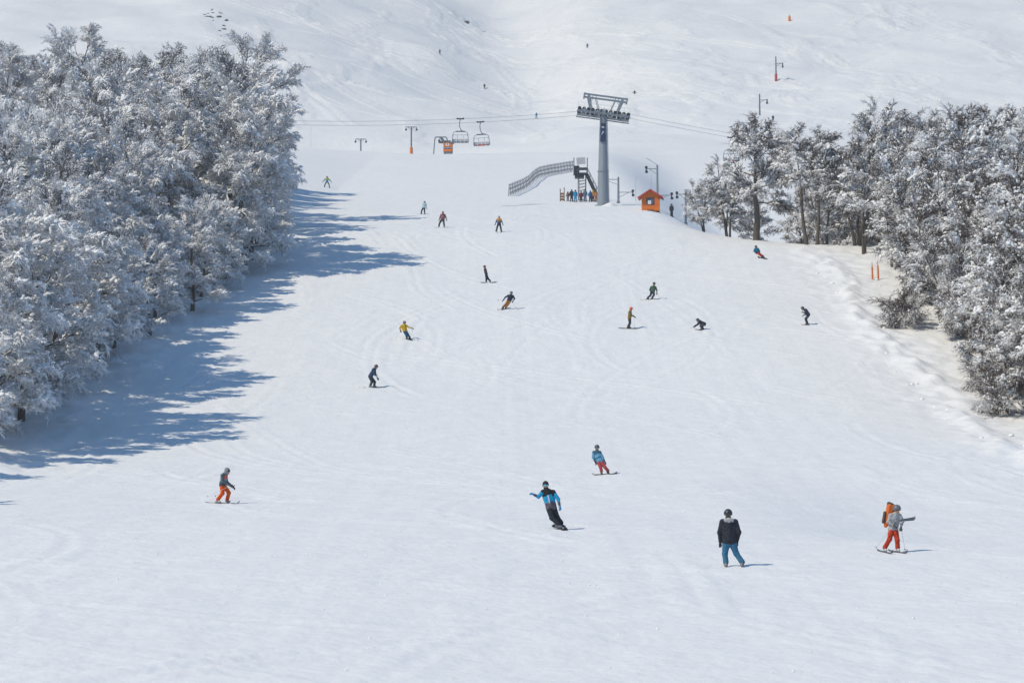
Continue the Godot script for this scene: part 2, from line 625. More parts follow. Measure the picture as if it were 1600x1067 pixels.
# p: height, radius, start (where the crown begins, 0..1), limbs, sprays per limb, stems, sprays (meshes), lean
func make_tree(called: String, p: Dictionary, seed_: int) -> Node3D:
	rng.seed = seed_
	var crown := SurfaceTool.new()
	crown.begin(Mesh.PRIMITIVE_TRIANGLES)
	var twigs := SurfaceTool.new()
	twigs.begin(Mesh.PRIMITIVE_TRIANGLES)
	var wood := []      # [points, r0, r1]
	var ribbons := []
	var hang := []      # spray places
	for stem in p.stems:
		var hh: float = p.height * (1.0 if stem == 0 else rng.randf_range(0.7, 0.95))
		var spread_: float = 0.0 if p.stems == 1 else p.get("splay", 0.25)
		var saz := rng.randf() * TAU
		var base := Vector3(cos(saz), 0, sin(saz)) * (0.0 if p.stems == 1 else 0.25)
		var pts := limb_line(base - Vector3(0, 0.6, 0), saz, PI / 2 - spread_ * rng.randf_range(0.5, 1.2) - 0.03, hh * 0.93, 9, 0.015)
		var r0: float = p.get("girth", 0.021) * hh
		wood.append([pts, r0, r0 * 0.12, 8])
		var nl: int = p.limbs
		for i in nl:
			var t: float = lerpf(p.start, 0.985, (i + rng.randf()) / nl)
			var fi := t * 9.0
			var o: Vector3 = pts[int(fi)].lerp(pts[mini(int(fi) + 1, 9)], fi - int(fi))
			var u: float = (t - p.start) / (1.0 - p.start)
			var rad: float = p.radius * sqrt(maxf(0.03, 1.0 - pow((u - p.get("belly", 0.35)) / (1.06 - p.get("belly", 0.35)), 2.0))) * rng.randf_range(0.72, 1.12)
			var pitch: float = lerpf(p.get("low", 0.1), 1.15, pow(u, 1.3)) + rng.randf_range(-0.15, 0.2)
			var az := i * 2.399 + rng.randf_range(-0.4, 0.4)
			var ll := rad / maxf(0.8, cos(pitch))
			var lp := limb_line(o, az, pitch, ll, 6, -0.05)
			var lr := clampf(r0 * 0.42 * (1.0 - t * 0.75), 0.035, 0.16)
			wood.append([lp, lr, 0.02, 5])
			ribbons.append([lp, lr])
			var ns: int = maxi(3, int(p.sprays_per_limb * rad / p.radius))
			for s in ns:
				var w := lerpf(0.3, 1.0, pow((s + rng.randf()) / ns, 0.7))
				var k := w * 6.0
				var at: Vector3 = lp[mini(int(k), 5)].lerp(lp[mini(int(k) + 1, 6)], k - int(k))
				var saz2 := az + (1.0 if s % 2 else -1.0) * rng.randf_range(0.2, 1.25) * (1.15 - 0.6 * w)
				var sp: float = rng.randf_range(-0.35, 0.75) + 0.8 * u * u + p.get("droop", 0.0)
				if p.get("side", true) and s % 3 != 2:
					# a side branch carries the spray away from the limb
					var bl := rng.randf_range(0.25, 0.5) * ll * (1.1 - 0.6 * w)
					var bp := limb_line(at, saz2, sp + 0.25, bl, 3, -0.08)
					wood.append([bp, lr * 0.5 + 0.008, 0.014, 4])
					hang.append([bp[2], saz2 + rng.randf_range(-0.9, 0.9), sp, u])
					at = bp[3]
				hang.append([at, saz2, sp, u])
	var meshes: Array = p.sprays
	for h in hang:
		var sc := rng.randf_range(0.75, 1.2)
		var b := Basis(Vector3.UP, -h[1]) * Basis(Vector3.BACK, h[2]) * Basis(Vector3.RIGHT, rng.randf_range(-1.0, 1.0))
		var from: Array = p.tips if h[3] > rng.randf_range(0.72, 0.98) else meshes
		var spray: ArrayMesh = from[rng.randi() % from.size()]
		crown.append_from(spray, 0, Transform3D(b.scaled(Vector3.ONE * sc), h[0]))
		twigs.append_from(spray, 1, Transform3D(b.scaled(Vector3.ONE * sc), h[0]))
	var root := Node3D.new()
	root.name = called
	t_begin()
	for w in wood:
		bent_tube(w[0], w[1], w[2], w[3])
	part("trunk", t_mesh(), M.bark, root)
	var both := crown.commit()
	twigs.commit(both)
	both.surface_set_material(0, M.rime)
	both.surface_set_material(1, M.tint)
	part("crown", both, null, root)
	t_begin()
	for r in ribbons:
		var lp: Array = r[0]
		for k in 5:
			if rng.randf() < p.get("lying", 0.75):
				var q: float = lerpf(r[1], 0.03, k / 6.0)
				twig(lp[k] + Vector3(0, q * 0.55, 0), lp[k + 1] + Vector3(0, q * 0.5, 0), q * 0.95 + 0.02, q * 0.8 + 0.02, 1.1, SNOW)
	part("lying_snow", t_mesh(), M.tint, root).set_meta("kind", "stuff")
	return root

var tree_kinds := {}

func plant(kind: String, x: float, d: float, scale_: float, turn: float, label: String, group := "", lean := 0.0) -> void:
	var src: Node3D = tree_kinds[kind]
	var o: Node3D = src.duplicate()
	o.name = numbered("beech_tree" if kind != "thicket" and kind != "bush" else "bare_shrub")
	add_child(o)
	o.position = on(x, d, -0.05)
	o.basis = Basis(Vector3.BACK, lean) * Basis(Vector3.UP, turn) * Basis.from_scale(Vector3.ONE * scale_)
	tag(o, label, "tree" if kind != "thicket" and kind != "bush" else "shrub", group)

func build_trees() -> void:
	var grey := Color(0.60, 0.595, 0.60)
	var brown := Color(0.10, 0.074, 0.06)
	var frost := []
	var laden := []
	var bare := []
	for k in 4:
		frost.append(make_spray(100 + k, 1.9, 1.5, 14, grey, 1.9))
		laden.append(make_spray(200 + k, 1.8, 0.9, 17, brown, 1.25))
		bare.append(make_spray(300 + k, 1.7, 0.45, 1, brown, 0.8))
	var thin := []
	for k in 3:
		thin.append(make_spray(400 + k, 1.9, 0.8, 2, Color(0.17, 0.16, 0.165), 1.0))
	var mixed := laden + [bare[0], bare[1]]
	for k in 3:
		tree_kinds["forest%d" % k] = make_tree("beech_tree", {"height": 15.5 + k, "radius": 3.9, "start": 0.10, "low": 0.25, "limbs": 24, "sprays_per_limb": 10, "stems": 1, "tips": thin, "sprays": frost}, 40 + k)
	tree_kinds["crest"] = make_tree("beech_tree", {"height": 19.0, "radius": 4.6, "start": 0.30, "limbs": 22, "sprays_per_limb": 8, "stems": 1, "tips": thin, "sprays": frost, "girth": 0.026, "belly": 0.5}, 51)
	for k in 2:
		tree_kinds["laden%d" % k] = make_tree("beech_tree", {"height": 15.0 + k, "radius": 3.0, "start": 0.22, "low": 0.45, "limbs": 14, "sprays_per_limb": 8, "stems": 2 + k, "tips": bare, "sprays": mixed, "splay": 0.2}, 60 + k)
	for k in 2:
		tree_kinds["upright%d" % k] = make_tree("beech_tree", {"height": 15.0 + k, "radius": 2.3, "start": 0.34, "low": 0.6, "limbs": 13, "sprays_per_limb": 7, "stems": 2 + k, "tips": bare, "sprays": laden + bare, "splay": 0.14, "girth": 0.017}, 80 + k)
	tree_kinds["tall"] = make_tree("beech_tree", {"height": 13.0, "radius": 2.7, "start": 0.40, "limbs": 18, "sprays_per_limb": 11, "stems": 1, "tips": bare, "sprays": laden, "girth": 0.032}, 71)
	tree_kinds["pole"] = make_tree("beech_tree", {"height": 13.0, "radius": 1.3, "start": 0.52, "limbs": 12, "sprays_per_limb": 5, "stems": 1, "tips": bare, "sprays": mixed, "girth": 0.018, "low": 0.6}, 72)
	tree_kinds["thicket"] = make_tree("shrub", {"height": 6.0, "radius": 2.3, "start": 0.1, "limbs": 8, "sprays_per_limb": 7, "stems": 5, "tips": bare, "sprays": mixed, "girth": 0.012, "splay": 0.5}, 73)
	tree_kinds["bush"] = make_tree("shrub", {"height": 2.6, "radius": 1.5, "start": 0.08, "limbs": 6, "sprays_per_limb": 4, "stems": 4, "tips": bare, "sprays": bare, "girth": 0.012, "splay": 0.8, "lying": 0.15}, 74)
	rng.seed = 9
	# left-hand forest: the edge first, then rows behind it
	var left_edge := [[-33.5, 116], [-35.5, 125], [-33.5, 136], [-32, 145], [-31.8, 152], [-32, 159], [-32, 166], [-32.5, 173], [-32.5, 180], [-32.2, 187], [-31.8, 194], [-31.2, 201], [-30.2, 208], [-30, 215], [-28.5, 222], [-27.5, 229], [-27, 236], [-26.5, 243], [-26, 250], [-26, 257], [-26.5, 265], [-27.5, 273], [-28.5, 282], [-29.5, 291]]
	for e in left_edge:
		plant("forest%d" % (rng.randi() % 3), e[0] + rng.randf_range(-0.7, 0.7), e[1] + rng.randf_range(-1, 1), rng.randf_range(0.46, 0.62) + 0.56 * maxf(maxf(exp(-pow((e[1] - 250.0) / 9.0, 2.0)), exp(-pow((e[1] - 184.0) / 5.0, 2.0))), maxf(exp(-pow((e[1] - 162.0) / 5.0, 2.0)), exp(-pow((e[1] - 278.0) / 6.0, 2.0)))), rng.randf() * TAU, "snow-covered beech at the edge of the left-hand forest, branches down to the snow", "beeches along the edge of the left-hand forest")
	for e in [[-34.2, 213, 0.72], [-34.6, 222, 0.8], [-34.8, 231, 0.82], [-33.5, 240, 0.8], [-37.5, 200, 0.85]]:
		plant("forest%d" % (rng.randi() % 3), e[0], e[1], e[2], rng.randf() * TAU, "snow-covered beech standing within the left-hand forest", "beeches within the left-hand forest")
	plant("crest", -30.4, 300, 1.04, 2.0, "large beech with thick bare trunk at the right end of the left forest", "")
	plant("crest", -54.5, 322, 1.0, 0.4, "rounded beech crown rising highest above the left-hand forest", "")
	var d := 128.0
	while d < 372.0:
		var x := -33.0 - (0.0 if d > 200 else 6.0)
		x = minf(x, -34.0)
		while x > -0.2 * d - 9.0:
			var jx := x + rng.randf_range(-1.8, 1.8)
			var jd := d + rng.randf_range(-2, 2)
			var lobe := maxf(maxf(exp(-pow((jd - 250.0) / 10.0, 2.0)), exp(-pow((jd - 184.0) / 6.0, 2.0))), maxf(exp(-pow((jd - 162.0) / 6.0, 2.0)), exp(-pow((jd - 280.0) / 9.0, 2.0))))
			if jx < (-36.0 if lobe > 0.35 or jd > 285.0 else -37.8) or (lobe > 0.4 and jd > 205.0 and jx < -33.0):
				plant("forest%d" % (rng.randi() % 3) , jx, jd, rng.randf_range(0.74, 0.93) * (1.12 if jx > -46.0 else 1.0), rng.randf() * TAU, "snow-covered beech standing within the left-hand forest", "beeches within the left-hand forest")
			x -= 6.2
		d += 6.4
	# right-hand side
	plant("tall", 26.2, 272, 0.98, 0.6, "beech with stout forked bare trunk standing apart on the right", "")
	plant("laden1", 24.6, 287, 0.60, 1.7, "bushy beech left of the stout forked trunk, behind the crest", "")
	plant("laden0", 22.6, 296, 0.44, 4.0, "smallest beech beside the lift post, left of the right-hand group", "")
	plant("pole", 30.9, 266, 0.98, 0.3, "left one of two slender bare-trunked beeches side by side", "", 0.05)
	plant("pole", 31.9, 265, 0.95, 2.9, "right one of two slender bare-trunked beeches side by side", "", -0.02)
	for s in [[33, 292, 0.6], [28.5, 300, 0.5], [35.5, 283, 0.7]]:
		plant("laden0", s[0], s[1], s[2], rng.randf() * TAU, "low snowy beech behind the slender trunks on the right", "low beeches behind the slender trunks")
	var right_edge := [[36.2, 162], [36.0, 169], [36.2, 177], [36.4, 186], [36.4, 194], [36.6, 201], [36.4, 209], [36.2, 217], [36.2, 225], [37.6, 233], [38.2, 241], [37.4, 249], [35.8, 257], [36.2, 265], [37, 273]]
	for e in right_edge:
		plant(("upright%d" if rng.randf() < 0.75 else "laden%d") % (rng.randi() % 2), e[0] + rng.randf_range(-0.5, 0.7), e[1] + rng.randf_range(-1, 1), rng.randf_range(0.6, 0.92), rng.randf() * TAU, "snow-laden beech at the edge of the right-hand wood, dark branches showing", "beeches along the edge of the right-hand wood")
	for e in [[35.2, 158, 0.5], [35.4, 173, 0.52], [35.8, 181, 0.5], [35.6, 190, 0.55], [39.5, 166, 0.85], [39.5, 174, 0.9], [39.8, 183, 0.9], [39.6, 192, 0.95], [39.8, 201, 0.9], [39.6, 211, 0.95], [39.4, 221, 0.9], [39.5, 231, 0.95]]:
		plant("laden%d" % (rng.randi() % 2), e[0], e[1], e[2], rng.randf() * TAU, "snow-laden beech standing within the right-hand wood", "beeches within the right-hand wood")
	d = 176.0
	while d < 345.0:
		var x := 43.0
		while x < 0.2 * d + 9.0:
			var jx := x + rng.randf_range(-1.6, 1.6)
			plant("laden%d" % (rng.randi() % 2), jx, d + rng.randf_range(-2, 2), rng.randf_range(0.80, 1.08), rng.randf() * TAU, "snow-laden beech standing within the right-hand wood", "beeches within the right-hand wood")
			x += 6.0
		d += 6.4
	for s in [[37.8, 171, 0.7], [36.4, 207, 0.6], [36.2, 226, 0.55]]:
		plant("thicket", s[0] + 1.0, s[1], s[2], rng.randf() * TAU, "dark tangled shrub with snow lumps under the right-hand trees", "tangled shrubs under the right-hand trees")
	plant("bush", 34.4, 184, 0.9, 0.4, "bare brown twiggy shrub sprawling out onto the snow at the right edge", "")
	plant("bush", 34.6, 174, 1.0, 2.4, "bare brown twiggy shrub at the right border of the picture", "")
	plant("bush", 33.2, 214, 0.9, 3.4, "low bare twigs at the foot of the right-hand trees", "")

# ---------------------------------------------------------------- lifts, hut, fence
func plain_part(called: String, st: SurfaceTool, m: Material, o: Node3D) -> MeshInstance3D:
	return part(called, done(st), m, o)

func wheel(st: SurfaceTool, c: Vector3, r: float, w: float) -> void:
	tube(st, c - Vector3(0, 0, w * 0.5), c + Vector3(0, 0, w * 0.5), r, r, 12)

func build_lifts() -> void:
	lift_tower()
	chairs()
	drag_lift_left()
	for a in [
		["grey drag lift post with two hanging wheel arms right of the big tower", 14.8, 352.0, 3.9, [[-2.7, 3.55], [2.0, 1.75]], false],
		["tall grey drag lift post behind the orange hut, with slanted bar on top", 19.6, 341.0, 6.4, [[-1.5, 5.9], [1.9, 2.3]], true],
		["grey drag lift post beside the smallest right-hand tree", 23.6, 344.0, 4.6, [[-1.2, 4.4]], false]]:
		var o := thing("drag_lift_post", a[0], "lift post", on(a[1], a[2], -0.2), 0.0, "drag lift posts on the run")
		var st := st_new()
		tube(st, Vector3.ZERO, Vector3(0, a[3], 0), 0.17, 0.13, 10)
		plain_part("post", st, M.galv, o)
		for arm in a[4]:
			st = st_new()
			var e := Vector3(arm[0], arm[1], 0)
			bar(st, Vector3(0, arm[1], 0), e, 0.09, 0.09)
			bar(st, Vector3(0, arm[1] - 0.75 * signf(1.0), 0), e * Vector3(0.75, 1, 1), 0.06, 0.06)
			plain_part("arm", st, M.steel, o)
			st = st_new()
			box(st, e + Vector3(0, -0.15, 0), Vector3(0.14, 0.7, 0.2))
			wheel(st, e + Vector3(0.02, 0.2, 0), 0.2, 0.1)
			wheel(st, e + Vector3(0.05, -0.4, 0), 0.2, 0.1)
			plain_part("wheel_bracket", st, M.dark, o)
		if a[5]:
			st = st_new()
			bar(st, Vector3(0.05, a[3], 0), Vector3(-1.5, a[3] + 1.0, 0), 0.06, 0.06)
			plain_part("slanted_bar", st, M.steel, o)
		else:
			st = st_new()
			box(st, Vector3(-0.17, 0.25, 0), Vector3(0.12, 0.5, 0.4))
			box(st, Vector3(0.17, 0.25, 0), Vector3(0.12, 0.5, 0.4))
			plain_part("foot_clamp", st, M.steel, o)
	hut()
	fence()
	boarding_stairs()
	# orange pad beside the big tower
	var o := thing("safety_pad", "tall orange safety pad standing left of the big lift tower's foot", "safety pad", on(11.9, 346.6, -0.1))
	part("pad", blend_mesh([[Vector3(0, 0.2, 0), Vector3(0.08, 2.0, 0), 0.19, 0.17, all(Color.WHITE)]], 0.06, 0.02), M.orange, o)
	var st := st_new()
	for y in [0.6, 1.3, 1.9]:
		tube(st, Vector3(0.0 + y * 0.04, y, 0), Vector3(0.0 + y * 0.04, y + 0.05, 0), 0.205, 0.205, 12)
	plain_part("strap", st, M.red, o)
	# wooden rack
	o = thing("wooden_rack", "small brown wooden rack with two posts left of the queue", "rack", on(7.1, 357.5, -0.1))
	for x in [-0.28, 0.28]:
		st = st_new()
		box(st, Vector3(x, 0.95 if x < 0 else 1.05, 0), Vector3(0.12, 1.9 if x < 0 else 2.1, 0.12))
		plain_part("post", st, M.wood, o)
	for y in [0.35, 0.75, 1.15]:
		st = st_new()
		box(st, Vector3(0, y, 0.08), Vector3(0.60, 0.30, 0.04))
		plain_part("board", st, M.wood, o)
	# thin marker canes
	for p in [[9.1, 353.0, 5.0], [10.0, 362.0, 3.0], [17.6, 360.0, 3.6], [20.6, 375.0, 4.0], [-62.0, 660.0, 7.0], [-51.0, 640.0, 6.0]]:
		st = st_new()
		tube(st, Vector3.ZERO, Vector3(0.05, p[2], 0), 0.022, 0.015, 5)
		var c := part("marker_cane", done(st), M.grey, self, Transform3D(Basis.IDENTITY, on(p[0], p[1], -0.1)))
		c.name = numbered("marker_cane")
		tag(c, "thin dark marker cane stuck upright in the snow", "pole", "thin marker canes in the snow")
	# two orange posts at the right-hand trees
	for k in 2:
		o = thing("padded_post", ["left one of two orange padded posts by the right-hand trees", "right one of two orange padded posts by the right-hand trees"][k], "post", on(34.3 + 0.55 * k, 241.5, -0.1), 0.0, "orange padded posts by the right-hand trees")
		part("pad", blend_mesh([[Vector3(0, 0.2, 0), Vector3(-0.03, 1.25 + 0.15 * k, 0), 0.10, 0.085, all(Color.WHITE)]], 0.04, 0.02), M.orange, o)
		st = st_new()
		tube(st, Vector3(0, 0, 0), Vector3(-0.03, 1.75 + 0.1 * k, 0), 0.04, 0.03, 8)
		plain_part("pole", st, M.red, o)
	# padded post and drag lift mast far up the mountain
	o = thing("padded_post", "small far orange padded post near the top edge of the picture", "post", on(99.4, 900.2, -0.2))
	part("pad", blend_mesh([[Vector3(0, 0.3, 0), Vector3(0, 1.7, 0), 0.5, 0.42, all(Color.WHITE)]], 0.12, 0.05), M.orange, o)
	st = st_new()
	tube(st, Vector3.ZERO, Vector3(0, 2.5, 0), 0.1, 0.08, 8)
	plain_part("pole", st, M.grey, o)
	for e in [["far drag lift mast with red padded foot, high on the right of the mountain", 78.5, 748.8, 7.6, true], ["far drag lift mast half hidden behind the stout forked tree's crown", 66.0, 672.0, 6.0, false]]:
		o = thing("drag_lift_mast", e[0], "lift post", on(e[1], e[2], -0.2))
		st = st_new()
		tube(st, Vector3.ZERO, Vector3(0, e[3], 0), 0.24, 0.18, 10)
		plain_part("post", st, M.grey, o)
		st = st_new()
		bar(st, Vector3(0, e[3] * 0.72, 0), Vector3(2.0, e[3] * 0.74, 0), 0.14, 0.14)
		bar(st, Vector3(0, e[3] * 0.60, 0), Vector3(1.4, e[3] * 0.73, 0), 0.1, 0.1)
		plain_part("arm", st, M.grey, o)
		st = st_new()
		box(st, Vector3(2.0, e[3] * 0.68, 0), Vector3(0.3, 1.1, 0.3))
		wheel(st, Vector3(2.0, e[3] * 0.60, 0), 0.3, 0.2)
		plain_part("wheel_bracket", st, M.dark, o)
		if e[4]:
			part("foot_pad", blend_mesh([[Vector3(0, 0.5, 0), Vector3(0, 2.2, 0), 0.42, 0.40, all(Color.WHITE)]], 0.1, 0.05), M.red, o)

var head_at := Vector3.ZERO

func lift_tower() -> void:
	var p := on(12.45, 346.0, -0.3)
	var o := thing("chairlift_tower", "tall grey steel chairlift tower with long wheel trains and lifting frame on top", "lift tower", p)
	var top := 12.6
	var st := st_new()
	tube(st, Vector3.ZERO, Vector3(0.02, 5.0, 0), 0.82, 0.70, 28, false)
	plain_part("lower_shaft", st, M.galv, o)
	st = st_new()
	tube(st, Vector3(0.02, 5.0, 0), Vector3(0.08, top, 0), 0.68, 0.48, 28, false)
	plain_part("upper_shaft", st, M.galv, o)
	st = st_new()
	tube(st, Vector3(0.02, 4.92, 0), Vector3(0.02, 5.08, 0), 0.78, 0.78, 28)
	tube(st, Vector3(0, 0.1, 0), Vector3(0, 0.28, 0), 1.25, 1.25, 20)
	plain_part("flange", st, M.steel, o)
	st = st_new()
	for k in 36:
		var y := 0.6 + k * 0.33
		box(st, Vector3(0.62 - y * 0.018, y, 0.72 - y * 0.02), Vector3(0.4, 0.035, 0.035))
	for s in [-0.2, 0.2]:
		bar(st, Vector3(0.62 + s, 0.4, 0.74), Vector3(0.40 + s, top, 0.5), 0.05, 0.05)
	plain_part("ladder", st, M.steel, o)
	# number plate with its painted marks
	st = st_new()
	box(st, Vector3(0.02, 10.3, 0.66), Vector3(0.72, 2.5, 0.05))
	var plate := plain_part("number_plate", st, M.blue, o)
	st = st_new()
	box(st, Vector3(0.0, 11.0, 0.70), Vector3(0.34, 0.22, 0.02))
	box(st, Vector3(-0.06, 10.2, 0.70), Vector3(0.14, 0.5, 0.02), Basis(Vector3.BACK, -0.5))
	plain_part("mark", st, M.white, plate)
	# head, tipped with the rope
	var head := Transform3D(Basis(Vector3.BACK, -0.135), Vector3(0.1, top + 0.35, 0))
	head_at = p + head.origin
	st = st_new()
	box(st, Vector3(0, 0, 0), Vector3(0.55, 0.6, 3.4))
	var arm := plain_part("crossarm", st, M.steel, o)
	arm.transform = head
	for z in [-1.5, 1.5]:
		st = st_new()
		box(st, Vector3(0, -0.22, z - 0.18), Vector3(7.2, 0.22, 0.08))
		box(st, Vector3(0, -0.22, z + 0.18), Vector3(7.2, 0.22, 0.08))
		for k in 4:
			box(st, Vector3(-2.7 + 1.8 * k, -0.05, z), Vector3(0.9, 0.24, 0.26))
		var train := plain_part("wheel_train", st, M.steel, o)
		train.transform = head
		for k in 12:
			st = st_new()
			wheel(st, Vector3(-3.35 + 0.61 * k, 0.10, z), 0.27, 0.14)
			plain_part("wheel", st, M.rubber, train)
		st = st_new()
		box(st, Vector3(0, -0.42, z + 0.65 * signf(z)), Vector3(7.4, 0.06, 0.6))
		var walk := plain_part("catwalk", st, M.grey, o)
		walk.transform = head
		st = st_new()
		for k in 9:
			var x := -3.6 + 0.9 * k
			bar(st, Vector3(x, -0.4, z + 0.95 * signf(z)), Vector3(x, 0.75, z + 0.95 * signf(z)), 0.035, 0.035)
		for y in [0.3, 0.75]:
			bar(st, Vector3(-3.6, y, z + 0.95 * signf(z)), Vector3(3.6, y, z + 0.95 * signf(z)), 0.03, 0.03)
		plain_part("railing", st, M.pale, walk)
	for z in [-1.1, 1.1]:
		st = st_new()
		bar(st, Vector3(-1.7, 0.2, z), Vector3(-2.35, 2.15, z), 0.26, 0.34)
		bar(st, Vector3(1.75, 0.2, z), Vector3(2.35, 2.15, z), 0.26, 0.34)
		box(st, Vector3(0, 2.25, z), Vector3(5.9, 0.24, 0.22))
		box(st, Vector3(-2.95, 2.18, z), Vector3(0.22, 0.4, 0.3))
		box(st, Vector3(2.95, 2.18, z), Vector3(0.22, 0.4, 0.3))
		bar(st, Vector3(-1.4, 2.2, z), Vector3(-0.6, 0.2, z), 0.09, 0.09)
		bar(st, Vector3(1.4, 2.2, z), Vector3(0.8, 0.2, z), 0.09, 0.09)
		bar(st, Vector3(-2.1, 1.2, z), Vector3(-1.7, 2.2, z), 0.07, 0.07)
		bar(st, Vector3(2.1, 1.2, z), Vector3(1.7, 2.2, z), 0.07, 0.07)
		var g := plain_part("lifting_frame", st, M.steel, o)
		g.transform = head
	st = st_new()
	for x in [-2.3, 2.3]:
		box(st, Vector3(x, 2.25, 0), Vector3(0.16, 0.16, 2.0))
	plain_part("frame_tie", st, M.steel, o).transform = head
	# mound of snow round the foot
	var m := part("snow_mound", blend_mesh([[Vector3(1.0, -0.35, 0.9), Vector3(2.4, -0.45, 0.7), 0.85, 0.7, all(Color.WHITE)], [Vector3(-0.4, -0.75, 1.1), Vector3(1.0, -0.5, 1.1), 0.8, 0.85, all(Color.WHITE)]], 0.14, 0.5), M.snow, self, Transform3D(Basis.IDENTITY, p))
	m.set_meta("kind", "structure")

func rope_point(z: float, x: float) -> Vector3:
	# x metres from the tower head along the rope
	var s := -x if x < 0 else x
	var y := (-0.098 * s + 0.0014 * s * s) if x < 0 else (-0.205 * s + 0.0006 * s * s)
	return head_at + Vector3(x, y + 0.42, z)

func chairs() -> void:
	for z in [-1.5, 1.5]:
		var st := st_new()
		var pts := []
		for k in range(-34, 21):
			pts.append(rope_point(z, k * 2.5))
		pipe(st, pts, 0.02, 5)
		var r := part("haul_rope", done(st), M.rope, self)
		r.name = numbered("haul_rope")
		tag(r, ["farther", "nearer"][int(z > 0)] + " steel rope of the chairlift running over the tall tower", "rope", "chairlift ropes")
	var spots := [[1.5, -19.6, "left one of the two empty lift chairs, hanging from the nearer rope", M.grey, 0.0], [-1.5, -16.9, "right one of the two empty lift chairs, with reddish seat", M.red, 0.06], [-1.5, 17.6, "lift chair with red seat half hidden by the trees on the right", M.red, 0.0]]
	for s in spots:
		var o := thing("lift_chair", s[2], "lift chair", rope_point(s[0], s[1]), 0.0, "chairs of the chairlift")
		o.rotation.z = s[4]
		var st := st_new()
		box(st, Vector3(0, 0.02, 0), Vector3(0.75, 0.16, 0.16))
		box(st, Vector3(-0.42, 0.05, 0), Vector3(0.2, 0.2, 0.14))
		box(st, Vector3(0.42, 0.05, 0), Vector3(0.2, 0.2, 0.14))
		plain_part("grip", st, M.dark, o)
		st = st_new()
		pipe(st, [Vector3(0, 0, 0), Vector3(-0.10, -0.5, 0.1), Vector3(-0.10, -1.15, 0.2), Vector3(0.10, -1.55, 0.15), Vector3(0.28, -1.68, 0)], 0.055, 8)
		plain_part("hanger", st, M.grey, o)
		st = st_new()
		pipe(st, [Vector3(-0.62, -1.72, 0), Vector3(0.62, -1.72, 0)], 0.09, 8)
		plain_part("cross_tube", st, M.grey, o)
		for e in [-1, 1]:
			st = st_new()
			pipe(st, [Vector3(0.60 * e, -1.72, 0), Vector3(0.92 * e, -1.86, 0), Vector3(1.02 * e, -2.1, 0), Vector3(1.12 * e, -3.2, 0.05), Vector3(1.10 * e, -3.28, 0.5)], 0.045, 6)
			plain_part("side_tube", st, M.steel, o)
		for k in 4:
			st = st_new()
			box(st, Vector3(-0.81 + 0.54 * k, -3.26, 0.25), Vector3(0.5, 0.12, 0.52))
			plain_part("seat", st, s[3] if k > 0 and k < 3 else M.grey, o)
			st = st_new()
			box(st, Vector3(-0.81 + 0.54 * k, -2.98, -0.05), Vector3(0.5, 0.46, 0.06), Basis(Vector3.RIGHT, -0.2))
			plain_part("backrest", st, M.pale, o)
		st = st_new()
		pipe(st, [Vector3(-1.0, -2.35, 0), Vector3(-0.95, -2.3, 0.5), Vector3(0.95, -2.3, 0.5), Vector3(1.0, -2.35, 0)], 0.03, 6)
		pipe(st, [Vector3(-0.4, -2.3, 0.5), Vector3(-0.4, -2.75, 0.55)], 0.025, 6)
		pipe(st, [Vector3(0.4, -2.3, 0.5), Vector3(0.4, -2.75, 0.55)], 0.025, 6)
		plain_part("safety_bar", st, M.steel, o)

